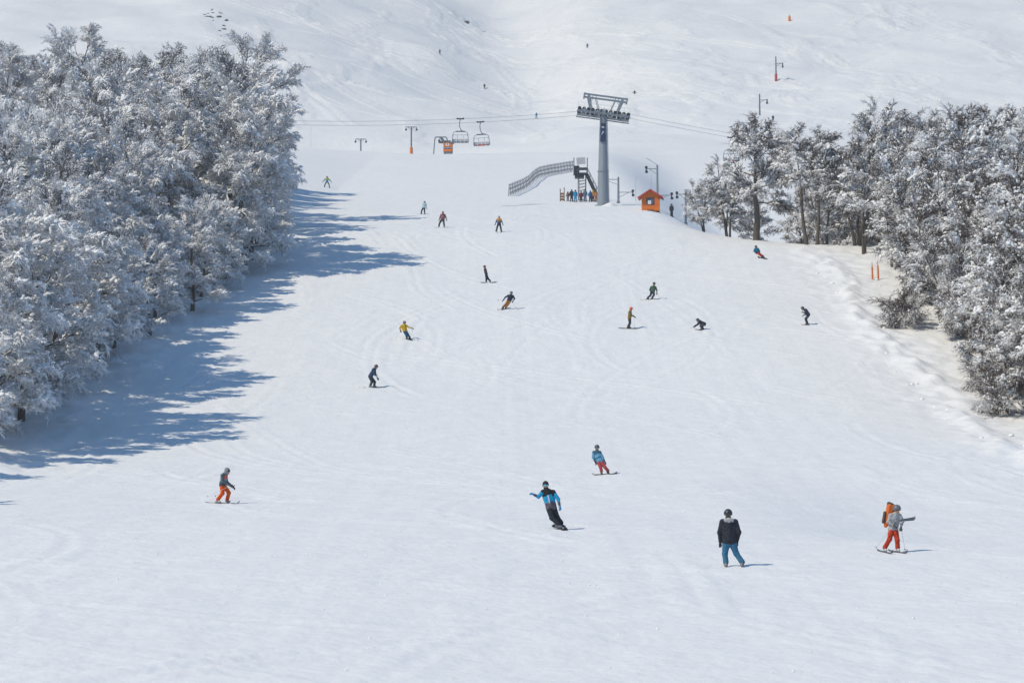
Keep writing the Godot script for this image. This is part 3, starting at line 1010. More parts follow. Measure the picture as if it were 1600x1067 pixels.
func drag_lift_left() -> void:
	# masts on the crest beyond the run
	for a in [[-31.8, 531.0, 3.4, false, "short grey T-shaped drag lift mast on the crest beside the left forest"], [-20.9, 524.0, 6.0, true, "T-shaped drag lift mast with orange padded foot on the crest"]]:
		var o := thing("drag_lift_mast", a[4], "lift post", on(a[0], a[1], -0.3))
		var st := st_new()
		tube(st, Vector3.ZERO, Vector3(0, a[2], 0), 0.17, 0.14, 10)
		plain_part("post", st, M.grey, o)
		st = st_new()
		box(st, Vector3(0, a[2], 0), Vector3(2.3, 0.14, 0.14))
		bar(st, Vector3(0.15, a[2] - 0.5, 0), Vector3(0.7, a[2], 0), 0.06, 0.06)
		bar(st, Vector3(-0.15, a[2] - 0.5, 0), Vector3(-0.7, a[2], 0), 0.06, 0.06)
		plain_part("crossarm", st, M.grey, o)
		for x in [-1.1, 1.1]:
			st = st_new()
			box(st, Vector3(x, a[2] - 0.3, 0), Vector3(0.1, 0.55, 0.1))
			wheel(st, Vector3(x, a[2] - 0.55, 0), 0.22, 0.16)
			plain_part("wheel_bracket", st, M.dark, o)
		if a[3]:
			part("foot_pad", blend_mesh([[Vector3(0, 0.4, 0), Vector3(0, 1.55, 0), 0.33, 0.31, all(Color.WHITE)]], 0.08, 0.03), M.orange, o)
	# drive station with its frame
	var o := thing("drag_lift_portal", "grey portal frame with wheels over the orange operator cabin", "lift portal", on(-14.6, 524.0, -0.3))
	var st := st_new()
	pipe(st, [Vector3(-1.7, 0.0, 0), Vector3(-1.4, 3.7, 0), Vector3(-1.2, 3.95, 0), Vector3(0.9, 3.95, 0), Vector3(1.1, 3.7, 0), Vector3(1.25, 2.4, 0)], 0.11, 8)
	plain_part("portal", st, M.grey, o)
	st = st_new()
	wheel(st, Vector3(-0.5, 3.2, 0), 0.25, 0.2)
	bar(st, Vector3(-0.5, 3.9, 0), Vector3(-0.5, 3.2, 0), 0.07, 0.07)
	tube(st, Vector3(0.3, 2.75, 0), Vector3(0.3, 2.95, 0), 1.0, 1.0, 18)
	plain_part("bullwheel", st, M.dark, o)
	st = st_new()
	bar(st, Vector3(-0.2, 3.9, 0), Vector3(0.5, 2.95, 0), 0.3, 0.5)
	plain_part("motor_arm", st, M.grey, o)
	o = thing("operator_cabin", "small orange operator cabin with a white sign, on the crest", "cabin", on(-13.2, 521.5, -0.2), -0.12)
	st = st_new()
	box(st, Vector3(0, 1.55, 0), Vector3(1.75, 1.9, 1.6))
	plain_part("wall", st, M.hut, o)
	st = st_new()
	box(st, Vector3(0, 0.35, 0), Vector3(1.6, 0.7, 1.5))
	plain_part("base", st, M.grey, o)
	st = st_new()
	box(st, Vector3(0.05, 2.62, 0), Vector3(2.2, 0.16, 2.0), Basis(Vector3.BACK, -0.16))
	box(st, Vector3(-0.1, 2.80, 0), Vector3(1.4, 0.25, 1.5), Basis(Vector3.BACK, -0.05))
	plain_part("roof", st, M.grey, o)
	for x in [-0.42, 0.42]:
		st = st_new()
		box(st, Vector3(x, 1.32, 0.81), Vector3(0.66, 0.42, 0.05))
		var w := plain_part("window", st, M.glass, o)
		st = st_new()
		box(st, Vector3(x, 1.32, 0.845), Vector3(0.70, 0.06, 0.03))
		plain_part("glazing_bar", st, M.white, w)
	st = st_new()
	box(st, Vector3(0.0, 2.05, 0.82), Vector3(0.66, 0.62, 0.05))
	var sign_ := plain_part("sign", st, M.white, o)
	var tm := TextMesh.new()
	tm.text = "P"
	tm.font_size = 48
	tm.pixel_size = 0.011
	tm.depth = 0.02
	var f := SystemFont.new()
	f.font_names = PackedStringArray(["Droid Sans"])
	f.font_weight = 700
	tm.font = f
	part("letter", tm, M.dark, sign_, Transform3D(Basis.IDENTITY, Vector3(0.0, 2.05, 0.86)))

func hut() -> void:
	var o := thing("lift_hut", "small bright orange hut with red gabled roof beside the lift", "hut", on(18.1, 330.0, -0.15), -0.10)
	var st := st_new()
	for k in 8:
		var y := 0.14 + 0.24 * k
		st = st_new()
		box(st, Vector3(0, y, 1.0), Vector3(2.3, 0.225, 0.06))
		plain_part("plank", st, M.hut, o)
	st = st_new()
	box(st, Vector3(0, 0.98, 0), Vector3(2.26, 1.94, 1.94))
	plain_part("wall", st, M.hut, o)
	st = st_new()
	tri(st, Vector3(-1.13, 1.95, 1.02), Vector3(0, 2.62, 1.02), Vector3(1.13, 1.95, 1.02))
	tri(st, Vector3(1.13, 1.95, -1.0), Vector3(0, 2.62, -1.0), Vector3(-1.13, 1.95, -1.0))
	plain_part("gable", st, M.hut, o)
	for s in [-1, 1]:
		st = st_new()
		bar(st, Vector3(0, 2.76, 0.1), Vector3(1.62 * s, 1.72, 0.1), 2.7, 0.12)
		plain_part("roof", st, M.roof, o)
		st = st_new()
		bar(st, Vector3(0, 2.70, 1.47), Vector3(1.64 * s, 1.65, 1.47), 0.06, 0.2)
		plain_part("barge_board", st, M.red, o)
	st = st_new()
	box(st, Vector3(-0.02, 1.25, 1.06), Vector3(1.02, 0.90, 0.05))
	var w := plain_part("window", st, M.blue, o)
	st = st_new()
	for s in [-0.22, 0.22]:
		box(st, Vector3(s - 0.02, 1.25, 1.095), Vector3(0.38, 0.72, 0.02))
	plain_part("pane", st, M.glass, w)
	st = st_new()
	box(st, Vector3(-0.12, 1.10, 1.115), Vector3(0.42, 0.5, 0.01))
	plain_part("notice", st, M.white, w)
	st = st_new()
	box(st, Vector3(0.85, 0.18, 1.3), Vector3(0.7, 0.5, 0.5))
	plain_part("step_box", st, M.hut, o)
	st = st_new()
	box(st, Vector3(0.05, 0.02, 1.1), Vector3(0.9, 0.14, 0.2))
	plain_part("sill_gap", st, M.dark, o)

func fence() -> void:
	# slatted snow fence climbing from the run to the stairs
	var line := [[-0.5, 374.0], [0.5, 382.0], [1.5, 391.0], [2.5, 400.0], [3.5, 414.0], [4.5, 428.0], [5.5, 432.0], [6.5, 435.0], [7.5, 437.0], [8.6, 440.0], [9.7, 443.0], [10.8, 445.0]]
	var o := thing("snow_fence", "dark slatted snow fence climbing the bank to the boarding stairs", "fence", on(-0.5, 374.0))
	for k in line.size() - 1:
		var a := on(line[k][0], line[k][1], 0.15) - o.position
		var b := on(line[k + 1][0], line[k + 1][1], 0.15) - o.position
		for e in 2:
			var p := a.lerp(b, 0.5 * e)
			var q := a.lerp(b, 0.5 * e + 0.5)
			var st := st_new()
			for m in [p, p.lerp(q, 0.5)]:
				bar(st, m - Vector3(0, 0.3, 0), m + Vector3(0.1, 1.72, 0), 0.13, 0.13)
				bar(st, m + Vector3(0.5, 0.0, 0.1), m + Vector3(0.08, 1.3, 0), 0.06, 0.06)
			for y in 3:
				var lift := Vector3(0.02 * y, 0.35 + 0.55 * y, 0.02)
				bar(st, p + lift, q + lift, 0.04, 0.075)
			plain_part("panel", st, M.slat, o)
			st = st_new()
			bar(st, p + Vector3(0.1, 1.57, 0.0), q + Vector3(0.1, 1.57, 0.0), 0.10, 0.05)
			plain_part("lying_snow", st, M.white, o)

func boarding_stairs() -> void:
	var o := thing("boarding_platform", "dark steel platform on lattice legs with stairs beside the big lift tower", "platform", on(9.95, 360.0, -0.3))
	var st := st_new()
	for x in [-0.45, 0.55]:
		for z in [-0.7, 0.7]:
			st = st_new()
			bar(st, Vector3(x, 0, z), Vector3(x, 4.1, z), 0.11, 0.11)
			plain_part("leg", st, M.dark, o)
	st = st_new()
	for k in 7:
		var y := 0.3 + 0.45 * k
		bar(st, Vector3(-0.45, y, 0.7), Vector3(0.55, y, 0.7), 0.06, 0.07)
		bar(st, Vector3(-0.45, y, -0.7), Vector3(0.55, y + 0.45, -0.7), 0.05, 0.05)
	plain_part("bracing", st, M.dark, o)
	st = st_new()
	box(st, Vector3(-0.2, 4.1, 0), Vector3(2.0, 0.14, 1.8))
	box(st, Vector3(-0.35, 3.75, 0), Vector3(1.3, 0.5, 1.4))
	plain_part("deck", st, M.dark, o)
	st = st_new()
	for x in [-1.15, 0.75]:
		bar(st, Vector3(x, 4.1, 0.85), Vector3(x, 6.3, 0.85), 0.12, 0.12)
	bar(st, Vector3(-1.15, 4.7, 0.85), Vector3(0.75, 4.7, 0.85), 0.09, 0.4)
	bar(st, Vector3(-1.1, 4.3, 0.85), Vector3(-0.5, 5.4, 0.85), 0.08, 0.08)
	box(st, Vector3(-0.75, 4.7, 0.6), Vector3(0.75, 0.9, 0.5))
	plain_part("guard_rail", st, M.dark, o)
	st = st_new()
	box(st, Vector3(-0.15, 5.85, 0.85), Vector3(1.25, 0.95, 0.10), Basis(Vector3.BACK, 0.06))
	plain_part("grey_panel", st, M.pale, o)
	for k in 13:
		st = st_new()
		box(st, Vector3(0.75 + 0.14 * k, 3.95 - 0.30 * k, 0.1), Vector3(0.32, 0.16, 1.1))
		plain_part("step", st, M.dark, o)
	st = st_new()
	for z in [-0.5, 0.7]:
		bar(st, Vector3(0.7, 4.0, z), Vector3(2.5, 0.2, z), 0.09, 0.40)
		bar(st, Vector3(0.7, 5.0, z), Vector3(2.6, 1.2, z), 0.05, 0.06)
		for k in 5:
			bar(st, Vector3(0.7 + 0.45 * k, 4.0 - 0.94 * k, z), Vector3(0.7 + 0.45 * k, 4.98 - 0.93 * k, z), 0.05, 0.05)
	plain_part("stringer", st, M.dark, o)

func rock_mesh(r: float) -> ArrayMesh:
	# an angular half-buried block
	var st := st_new()
	st.set_smooth_group(-1)
	var p := []
	for ring in 5:
		var row := []
		for k in 8:
			var ph := PI * (ring + 0.3) / 5.0
			var q := r * rng.randf_range(0.55, 1.25)
			row.append(Vector3(cos(TAU * k / 8.0) * sin(ph) * q * 1.5, cos(ph) * q * 0.75, sin(TAU * k / 8.0) * sin(ph) * q))
		p.append(row)
	for ring in 4:
		for k in 8:
			quad(st, p[ring][k], p[ring][(k + 1) % 8], p[ring + 1][(k + 1) % 8], p[ring + 1][k])
	for k in 8:
		tri(st, Vector3(0, r * 0.7, 0), p[0][(k + 1) % 8], p[0][k])
	return done(st)

func build_rocks() -> void:
	rng.seed = 31
	var spots := []
	for k in 24:
		var t := rng.randf()
		spots.append([-101.0 + 14.0 * t + rng.randf_range(-4, 4), 835.0 - 62.0 * t + rng.randf_range(-9, 9), rng.randf_range(0.28, 0.6) * (1.7 if k % 6 == 0 else 1.0), 0])
	for k in 6:
		spots.append([-17.4 + 2.4 * k + rng.randf_range(-0.8, 0.8), 933.0 - 3.0 * k + rng.randf_range(-4, 4), 1.5 if k == 0 else rng.randf_range(0.4, 0.8), 1])
	for s in spots:
		var r := part("rock", rock_mesh(s[2]), M.rock, self, Transform3D(Basis(Vector3.BACK, rng.randf_range(-0.4, 0.2)), on(s[0], s[1], -0.12)))
		r.name = numbered("rock")
		if s[3] == 1 and s[2] == 1.5:
			tag(r, "largest dark rock of the small group at the top centre of the mountain", "rock")
		else:
			tag(r, ["dark rock sticking out of the snow on the upper left ridge", "small dark rock beside the larger one at the top centre of the mountain"][s[3]], "rock", ["rocks on the upper left ridge", "rocks at the top centre of the mountain"][s[3]])
# ---------------------------------------------------------------- people
# a field of tapered capsules joined with a smooth minimum, meshed as surface nets; each bone: [a, b, ra, rb, [[t_end, colour], ...]]
func blend_mesh(bones: Array, cell: float, k: float) -> ArrayMesh:
	var lo := Vector3.ONE * 1e6
	var hi := -lo
	for b in bones:
		var r := Vector3.ONE * (maxf(b[2], b[3]) + k + cell * 2.0)
		lo = lo.min(b[0] - r).min(b[1] - r)
		hi = hi.max(b[0] + r).max(b[1] + r)
	var n := Vector3i(((hi - lo) / cell).ceil()) + Vector3i.ONE
	var nx := n.x
	var nxy := n.x * n.y
	var field := PackedFloat32Array()
	field.resize(nxy * n.z)
	field.fill(1.0)
	var near := PackedFloat32Array()
	near.resize(nxy * n.z)
	near.fill(1.0)
	var cols_ := PackedColorArray()
	cols_.resize(nxy * n.z)
	for b in bones:
		var a: Vector3 = b[0]
		var ab: Vector3 = b[1] - a
		var l2 := maxf(ab.length_squared(), 1e-9)
		var ra: float = b[2]
		var dr: float = b[3] - ra
		var pad := Vector3.ONE * (maxf(b[2], b[3]) + k + cell * 1.6)
		var c0 := Vector3i((a.min(b[1]) - pad - lo) / cell).max(Vector3i.ZERO)
		var c1 := Vector3i((a.max(b[1]) + pad - lo) / cell + Vector3.ONE).min(n - Vector3i.ONE)
		var paints: Array = b[4]
		for z in range(c0.z, c1.z + 1):
			for y in range(c0.y, c1.y + 1):
				var i := z * nxy + y * nx + c0.x
				for x in range(c0.x, c1.x + 1):
					var p := lo + Vector3(x, y, z) * cell - a
					var t := clampf(p.dot(ab) / l2, 0.0, 1.0)
					var dd := (p - ab * t).length() - ra - dr * t
					var f := field[i]
					var h := maxf(k - absf(f - dd), 0.0) / k
					field[i] = minf(f, dd) - h * h * k * 0.25
					if dd < near[i]:
						near[i] = dd
						for c in paints:
							if t <= c[0]:
								cols_[i] = c[1]
								break
					i += 1
	var at := PackedInt32Array()
	at.resize(nxy * n.z)
	at.fill(-1)
	t_begin()
	var off := [0, 1, nx, nx + 1, nxy, nxy + 1, nxy + nx, nxy + nx + 1]
	for z in n.z - 1:
		for y in n.y - 1:
			for x in n.x - 1:
				var i := z * nxy + y * nx + x
				var f0 := field[i]
				if f0 > cell * 2.0:
					continue
				var neg := 0
				for o in off:
					if field[i + o] < 0.0:
						neg += 1
				if neg == 0 or neg == 8:
					continue
				var sum := Vector3.ZERO
				var cnt := 0
				for e in [[0, 1], [2, 3], [4, 5], [6, 7], [0, 2], [1, 3], [4, 6], [5, 7], [0, 4], [1, 5], [2, 6], [3, 7]]:
					var va := field[i + off[e[0]]]
					var vb := field[i + off[e[1]]]
					if (va < 0.0) != (vb < 0.0):
						var q := va / (va - vb)
						sum += Vector3(e[0] & 1, (e[0] >> 1) & 1, e[0] >> 2).lerp(Vector3(e[1] & 1, (e[1] >> 1) & 1, e[1] >> 2), q)
						cnt += 1
				at[i] = tv.size()
				tv.append(lo + (Vector3(x, y, z) + sum / cnt) * cell)
				tn.append(Vector3(field[i + 1] - f0 + field[i + off[7]] - field[i + off[6]], field[i + nx] - f0 + field[i + off[7]] - field[i + off[5]], field[i + nxy] - f0 + field[i + off[7]] - field[i + off[3]]).normalized())
				tc.append(cols_[i])
	for z in range(1, n.z - 1):
		for y in range(1, n.y - 1):
			for x in range(1, n.x - 1):
				var i := z * nxy + y * nx + x
				if at[i] < 0:
					continue
				var f0 := field[i]
				if (f0 < 0.0) != (field[i + 1] < 0.0):
					net_quad(at[i], at[i - nx], at[i - nx - nxy], at[i - nxy], f0 < 0.0)
				if (f0 < 0.0) != (field[i + nx] < 0.0):
					net_quad(at[i], at[i - nxy], at[i - nxy - 1], at[i - 1], f0 < 0.0)
				if (f0 < 0.0) != (field[i + nxy] < 0.0):
					net_quad(at[i], at[i - 1], at[i - 1 - nx], at[i - nx], f0 < 0.0)
	return t_mesh()

func net_quad(a: int, b: int, c: int, d: int, flip: bool) -> void:
	if mini(mini(a, b), mini(c, d)) < 0:
		return
	if flip:
		ti.append_array(PackedInt32Array([a, c, b, a, d, c]))
	else:
		ti.append_array(PackedInt32Array([a, b, c, a, c, d]))

func all(c: Color) -> Array:
	return [[1.0, c]]

const SKIN := Color(0.50, 0.29, 0.20)
var glove_mesh: ArrayMesh
var boot_mesh: ArrayMesh
var helmet_mesh: ArrayMesh
var hat_mesh: ArrayMesh
var goggle_mesh: ArrayMesh
var ski_mesh: ArrayMesh
var board_mesh: ArrayMesh

func dome(rx: float, ry: float, rz: float, down: float) -> ArrayMesh:
	# a shell cut off below; x is forward
	var st := st_new()
	st.set_smooth_group(1)
	var nu := 14
	var nv := 8
	for v in nv:
		for u in nu:
			var p := []
			for e in [[u, v], [u + 1, v], [u + 1, v + 1], [u, v + 1]]:
				var th: float = TAU * e[0] / nu
				var cut := down + 0.30 * (0.5 - 0.5 * cos(th)) # longer at the back
				var ph: float = (PI * 0.5 + cut) * e[1] / nv
				p.append(Vector3(rx * sin(ph) * cos(th), ry * cos(ph), rz * sin(ph) * sin(th)))
			quad(st, p[0], p[1], p[2], p[3])
	return done(st)

func plank(length: float, width: float, thick: float, tip: float, tail: float, waist: float) -> ArrayMesh:
	# ski or board: rounded, waisted outline, tip and tail turned up, solid thickness; x is forward
	var st := st_new()
	st.set_smooth_group(1)
	var n := 18
	for k in n:
		var e := []
		for q in [k, k + 1]:
			var u: float = float(q) / n * 2.0 - 1.0
			var w := width * 0.5 * sqrt(maxf(0.02, 1.0 - pow(absf(u), 10.0))) * (1.0 - waist * (1.0 - u * u))
			var y := 0.02 + (tip * pow(maxf(0.0, (u - 0.72) / 0.28), 2.0) + tail * pow(maxf(0.0, (-u - 0.78) / 0.22), 2.0))
			e.append([Vector3(u * length * 0.5, y, -w), Vector3(u * length * 0.5, y, w)])
		var t := Vector3(0, thick, 0)
		quad(st, e[0][0] + t, e[1][0] + t, e[1][1] + t, e[0][1] + t)
		quad(st, e[0][1], e[1][1], e[1][0], e[0][0])
		quad(st, e[0][0], e[1][0], e[1][0] + t, e[0][0] + t)
		quad(st, e[0][1] + t, e[1][1] + t, e[1][1], e[0][1])
	return done(st)

func make_gear() -> void:
	var w := Color.WHITE
	var g := [[Vector3(-0.07, 0, 0), Vector3(0.01, 0, 0), 0.042, 0.040, all(w)], [Vector3(0.02, 0, -0.02), Vector3(0.07, 0, -0.025), 0.030, 0.024, all(w)], [Vector3(0.02, 0, 0.02), Vector3(0.07, 0, 0.025), 0.030, 0.024, all(w)]]
	for f in 4:
		var z := -0.036 + 0.024 * f
		var l: float = [0.052, 0.062, 0.058, 0.046][f]
		var a := Vector3(0.08, 0, z)
		var b := a + Vector3(0.7, -0.7, 0) * l * 0.8
		var c := b + Vector3(-0.15, -1, 0) * l * 0.6
		g.append([a, b, 0.0135, 0.0125, all(w)])
		g.append([b, c, 0.0125, 0.011, all(w)])
	g.append([Vector3(0.015, -0.01, 0.035), Vector3(0.05, -0.045, 0.058), 0.016, 0.014, all(w)])
	g.append([Vector3(0.05, -0.045, 0.058), Vector3(0.075, -0.065, 0.045), 0.014, 0.012, all(w)])
	glove_mesh = blend_mesh(g, 0.008, 0.010)
	boot_mesh = blend_mesh([[Vector3(-0.03, 0.10, 0), Vector3(-0.01, 0.17, 0), 0.066, 0.062, all(w)], [Vector3(-0.08, 0.055, 0), Vector3(0.16, 0.05, 0), 0.055, 0.048, all(w)], [Vector3(0.0, 0.11, 0), Vector3(0.09, 0.07, 0), 0.055, 0.05, all(w)]], 0.018, 0.03)
	helmet_mesh = dome(0.158, 0.155, 0.142, 0.16)
	hat_mesh = dome(0.136, 0.158, 0.124, 0.14)
	var st := st_new()
	st.set_smooth_group(1)
	for k in 8:
		for j in 3:
			var p := []
			for e in [[k, j], [k + 1, j], [k + 1, j + 1], [k, j + 1]]:
				var th: float = lerpf(-1.15, 1.15, e[0] / 8.0)
				var y: float = lerpf(-0.042, 0.042, e[1] / 3.0)
				var r := 0.136 - 6.0 * y * y
				p.append(Vector3(r * cos(th), y, r * 0.9 * sin(th)))
			quad(st, p[0], p[1], p[2], p[3])
	goggle_mesh = done(st)
	ski_mesh = plank(1.70, 0.105, 0.018, 0.13, 0.03, 0.25)
	board_mesh = plank(1.52, 0.29, 0.016, 0.10, 0.10, 0.12)

func facing(dir: Vector3, tilt := 0.0) -> Basis:
	var f := Vector3(dir.x, 0, dir.z).normalized()
	return Basis(f, Vector3.UP, f.cross(Vector3.UP)) * Basis(Vector3.BACK, tilt)

# j: joints in metres from the point between the feet (x right, y up, z towards the camera); c: colours and gear
func person(label: String, x: float, d: float, j: Dictionary, c: Dictionary, group := "") -> void:
	var root := thing("person", label, "person", on(x, d), 0.0, group)
	var s: float = c.get("k", 1.0)
	var q := {}
	for key in j:
		q[key] = Vector3(j[key][0], j[key][1], j[key][2]) * s
	var y0 := H(x, d)
	var lift: float = c.get("lift", 0.035)
	for e in ["an1", "an2"]:
		q[e].y += H(x + q[e].x, d - q[e].z) - y0 + lift
	var cell: float = c.get("cell", 0.034)
	var ja: Color = c.jacket
	var yoke: Color = c.get("yoke", ja)
	var hem: Color = c.get("hem", ja)
	var slv: Color = c.get("sleeve", ja)
	var cuff: Color = c.get("cuff", slv)
	var tr: Color = c.trousers
	var tr2: Color = c.get("shin", tr)
	var torso: Array = c.get("torso", [[0.26, yoke], [0.74, ja], [1.0, hem]])
	var face := Vector3(c.face[0], c.face[1], c.face[2]).normalized()
	var hd: Vector3 = q.head - Vector3(0, 0.02, 0)
	var chest: Vector3 = q.sh1.lerp(q.sh2, 0.5)
	var hip1: Vector3 = q.pel + (q.sh1 - chest) * 0.42
	var hip2: Vector3 = q.pel + (q.sh2 - chest) * 0.42
	var bulk: float = c.get("bulk", 1.0) * s
	var b := [
		[hd + Vector3(0, 0.03, 0), hd - Vector3(0, 0.045, 0) + face * 0.012, 0.104, 0.084, all(SKIN)],
		[hd + face * 0.096, hd + face * 0.118 - Vector3(0, 0.02, 0), 0.014, 0.017, all(SKIN)],
		[hd - Vector3(0, 0.10, 0), chest, 0.076 * s, 0.105 * s, [[0.25, c.get("scarf", SKIN)], [1.0, yoke]]],
		[q.sh1.lerp(chest, 0.12) - Vector3(0, 0.02, 0), chest + Vector3(0, 0.015, 0), 0.088 * bulk, 0.105 * bulk, all(yoke)],
		[q.sh2.lerp(chest, 0.12) - Vector3(0, 0.02, 0), chest + Vector3(0, 0.015, 0), 0.088 * bulk, 0.105 * bulk, all(yoke)],
		[chest - Vector3(0, 0.06, 0), q.pel + Vector3(0, 0.07, 0), 0.145 * bulk, 0.150 * bulk, torso],
		[q.sh1.lerp(chest, 0.35) - Vector3(0, 0.12, 0), hip1 + Vector3(0, 0.04, 0), 0.105 * bulk, 0.115 * bulk, torso],
		[q.sh2.lerp(chest, 0.35) - Vector3(0, 0.12, 0), hip2 + Vector3(0, 0.04, 0), 0.105 * bulk, 0.115 * bulk, torso],
		[q.sh1, q.el1, 0.082 * bulk, 0.066 * bulk, [[0.25, yoke], [1.0, slv]]],
		[q.sh2, q.el2, 0.082 * bulk, 0.066 * bulk, [[0.25, yoke], [1.0, slv]]],
		[q.el1, q.ha1, 0.064 * bulk, 0.046 * bulk, [[0.5, slv], [1.0, cuff]]],
		[q.el2, q.ha2, 0.064 * bulk, 0.046 * bulk, [[0.5, slv], [1.0, cuff]]],
		[hip1, q.kn1, 0.122 * bulk, 0.092 * s, [[0.17, hem], [1.0, tr]]],
		[hip2, q.kn2, 0.122 * bulk, 0.092 * s, [[0.17, hem], [1.0, tr]]],
		[q.kn1, q.an1 + Vector3(0, 0.075 * s, 0), 0.086 * s, 0.092 * s, all(tr2)],
		[q.kn2, q.an2 + Vector3(0, 0.075 * s, 0), 0.086 * s, 0.092 * s, all(tr2)],
		[q.an1 + Vector3(0, 0.10 * s, 0), q.an1 + Vector3(0, 0.04, 0), 0.05, 0.045, all(c.get("boot", Color(0.05, 0.05, 0.06)))],
		[q.an2 + Vector3(0, 0.10 * s, 0), q.an2 + Vector3(0, 0.04, 0), 0.05, 0.045, all(c.get("boot", Color(0.05, 0.05, 0.06)))],
	]
	if c.has("hood"):
		var back: Vector3 = chest - face * Vector3(1, 0, 1) * 0.11 + Vector3(0, 0.05, 0)
		b.append([back + (q.sh1 - chest) * 0.45, back + (q.sh2 - chest) * 0.45, 0.065, 0.065, all(c.hood)])
		b.append([back, back - Vector3(0, 0.15, 0), 0.075, 0.04, all(c.hood)])
	if c.has("hood_up"):
		b.append([hd + Vector3(0, 0.045, 0) - face * 0.02, hd - Vector3(0, 0.07, 0) - face * 0.045, 0.128, 0.115, all(c.hood_up)])
	part("body", blend_mesh(b, cell, 0.045), M.cloth, root)
	# headgear
	var turn := facing(face)
	if c.has("helmet"):
		part("helmet", helmet_mesh, paint(c.helmet, 0.35), root, Transform3D(turn, hd + Vector3(0, 0.025, 0)))
	if c.has("hat"):
		part("knit_hat", hat_mesh, paint(c.hat, 0.95), root, Transform3D(turn, hd + Vector3(0, 0.02, 0)))
	if c.has("goggles"):
		part("goggles", goggle_mesh, paint(c.goggles, 0.15), root, Transform3D(turn, hd + Vector3(0, 0.012, 0)))
	# gloves and boots
	if c.has("glove"):
		for e in [["el1", "ha1", 1.0], ["el2", "ha2", -1.0]]:
			var f: Vector3 = (q[e[1]] - q[e[0]]).normalized()
			var side := f.cross(Vector3.UP)
			side = Vector3.BACK if side.length() < 0.1 else side.normalized()
			part("glove", glove_mesh, paint(c.glove, 0.8), root, Transform3D(Basis(f, side.cross(f), side * e[2]).scaled(Vector3.ONE * s), q[e[1]] + f * 0.05))
	var feet: Array = c.get("feet", [0.0, 0.0])
	for e in 2:
		var a: Vector3 = q["an%d" % (e + 1)]
		var bb := slope_basis(x + a.x, d - a.z, deg_to_rad(feet[e]))
		var foot := Vector3(a.x, H(x + a.x, d - a.z) - y0 + lift, a.z)
		part("boot", boot_mesh, paint(c.get("boot", Color(0.05, 0.05, 0.06)), 0.4), root, Transform3D(bb.scaled_local(Vector3.ONE * 0.95 * s), foot))
		if c.has("skis"):
			var o := part("ski", ski_mesh, paint(c.skis, 0.35), self, Transform3D(bb.scaled_local(Vector3(c.get("ski_length", 1.0), 1, 1)), root.position + Vector3(a.x, H(x + a.x, d - a.z) - y0 - 0.005, a.z)))
			o.name = numbered("ski")
			tag(o, "ski under the " + c.who, "ski", "skis of the " + c.who)
	if c.has("board"):
		var mid: Vector3 = (q.an1 + q.an2) * 0.5
		var o := part("snowboard", board_mesh, paint(c.board, 0.35), self, Transform3D(slope_basis(x + mid.x, d - mid.z, deg_to_rad(c.board_turn)) * Basis(Vector3.RIGHT, c.get("edge", 0.0)), on(x + mid.x, d - mid.z, 0.0 + absf(c.get("edge", 0.0)) * 0.12)))
		o.name = numbered("snowboard")
		tag(o, "snowboard under the " + c.who, "snowboard")
	if c.has("poles"):
		for e in c.poles:
			var hnd: Vector3 = q["ha%d" % e[0]]
			var end := Vector3(e[1], e[2], e[3]) * s
			var f: Vector3 = (hnd - end).normalized()
			var o := Node3D.new()
			o.name = numbered("ski_pole")
			add_child(o)
			o.position = root.position
			tag(o, "thin ski pole held by the " + c.who, "ski pole", "ski poles of the " + c.who)
			var st := st_new()
			tube(st, end, hnd + f * 0.02, 0.007, 0.011, 6)
			part("shaft", done(st), M.pale, o)
			st = st_new()
			tube(st, hnd - f * 0.04, hnd + f * 0.12, 0.018, 0.02, 8)
			part("grip", done(st), M.dark, o)
			st = st_new()
			tube(st, end + f * 0.06, end + f * 0.075, 0.05, 0.035, 10)
			part("basket", done(st), M.dark, o)

func upright(fl: float, fr: float, lean := 0.0, arms := 0.3, z := 0.0) -> Dictionary:
	# plain standing figure seen from the front or back
	return {"head": [lean, 1.62, z], "sh1": [lean - 0.19, 1.40, z], "sh2": [lean + 0.19, 1.40, z], "el1": [lean - 0.19 - arms * 0.4, 1.12, z], "el2": [lean + 0.19 + arms * 0.4, 1.12, z], "ha1": [lean - 0.19 - arms * 0.7, 0.88, z + 0.1], "ha2": [lean + 0.19 + arms * 0.7, 0.88, z + 0.1], "pel": [lean * 0.5, 0.90, z], "kn1": [fl * 0.8, 0.48, z + 0.06], "kn2": [fr * 0.8, 0.48, z + 0.06], "an1": [fl, 0.08, 0.0], "an2": [fr, 0.08, 0.0]}

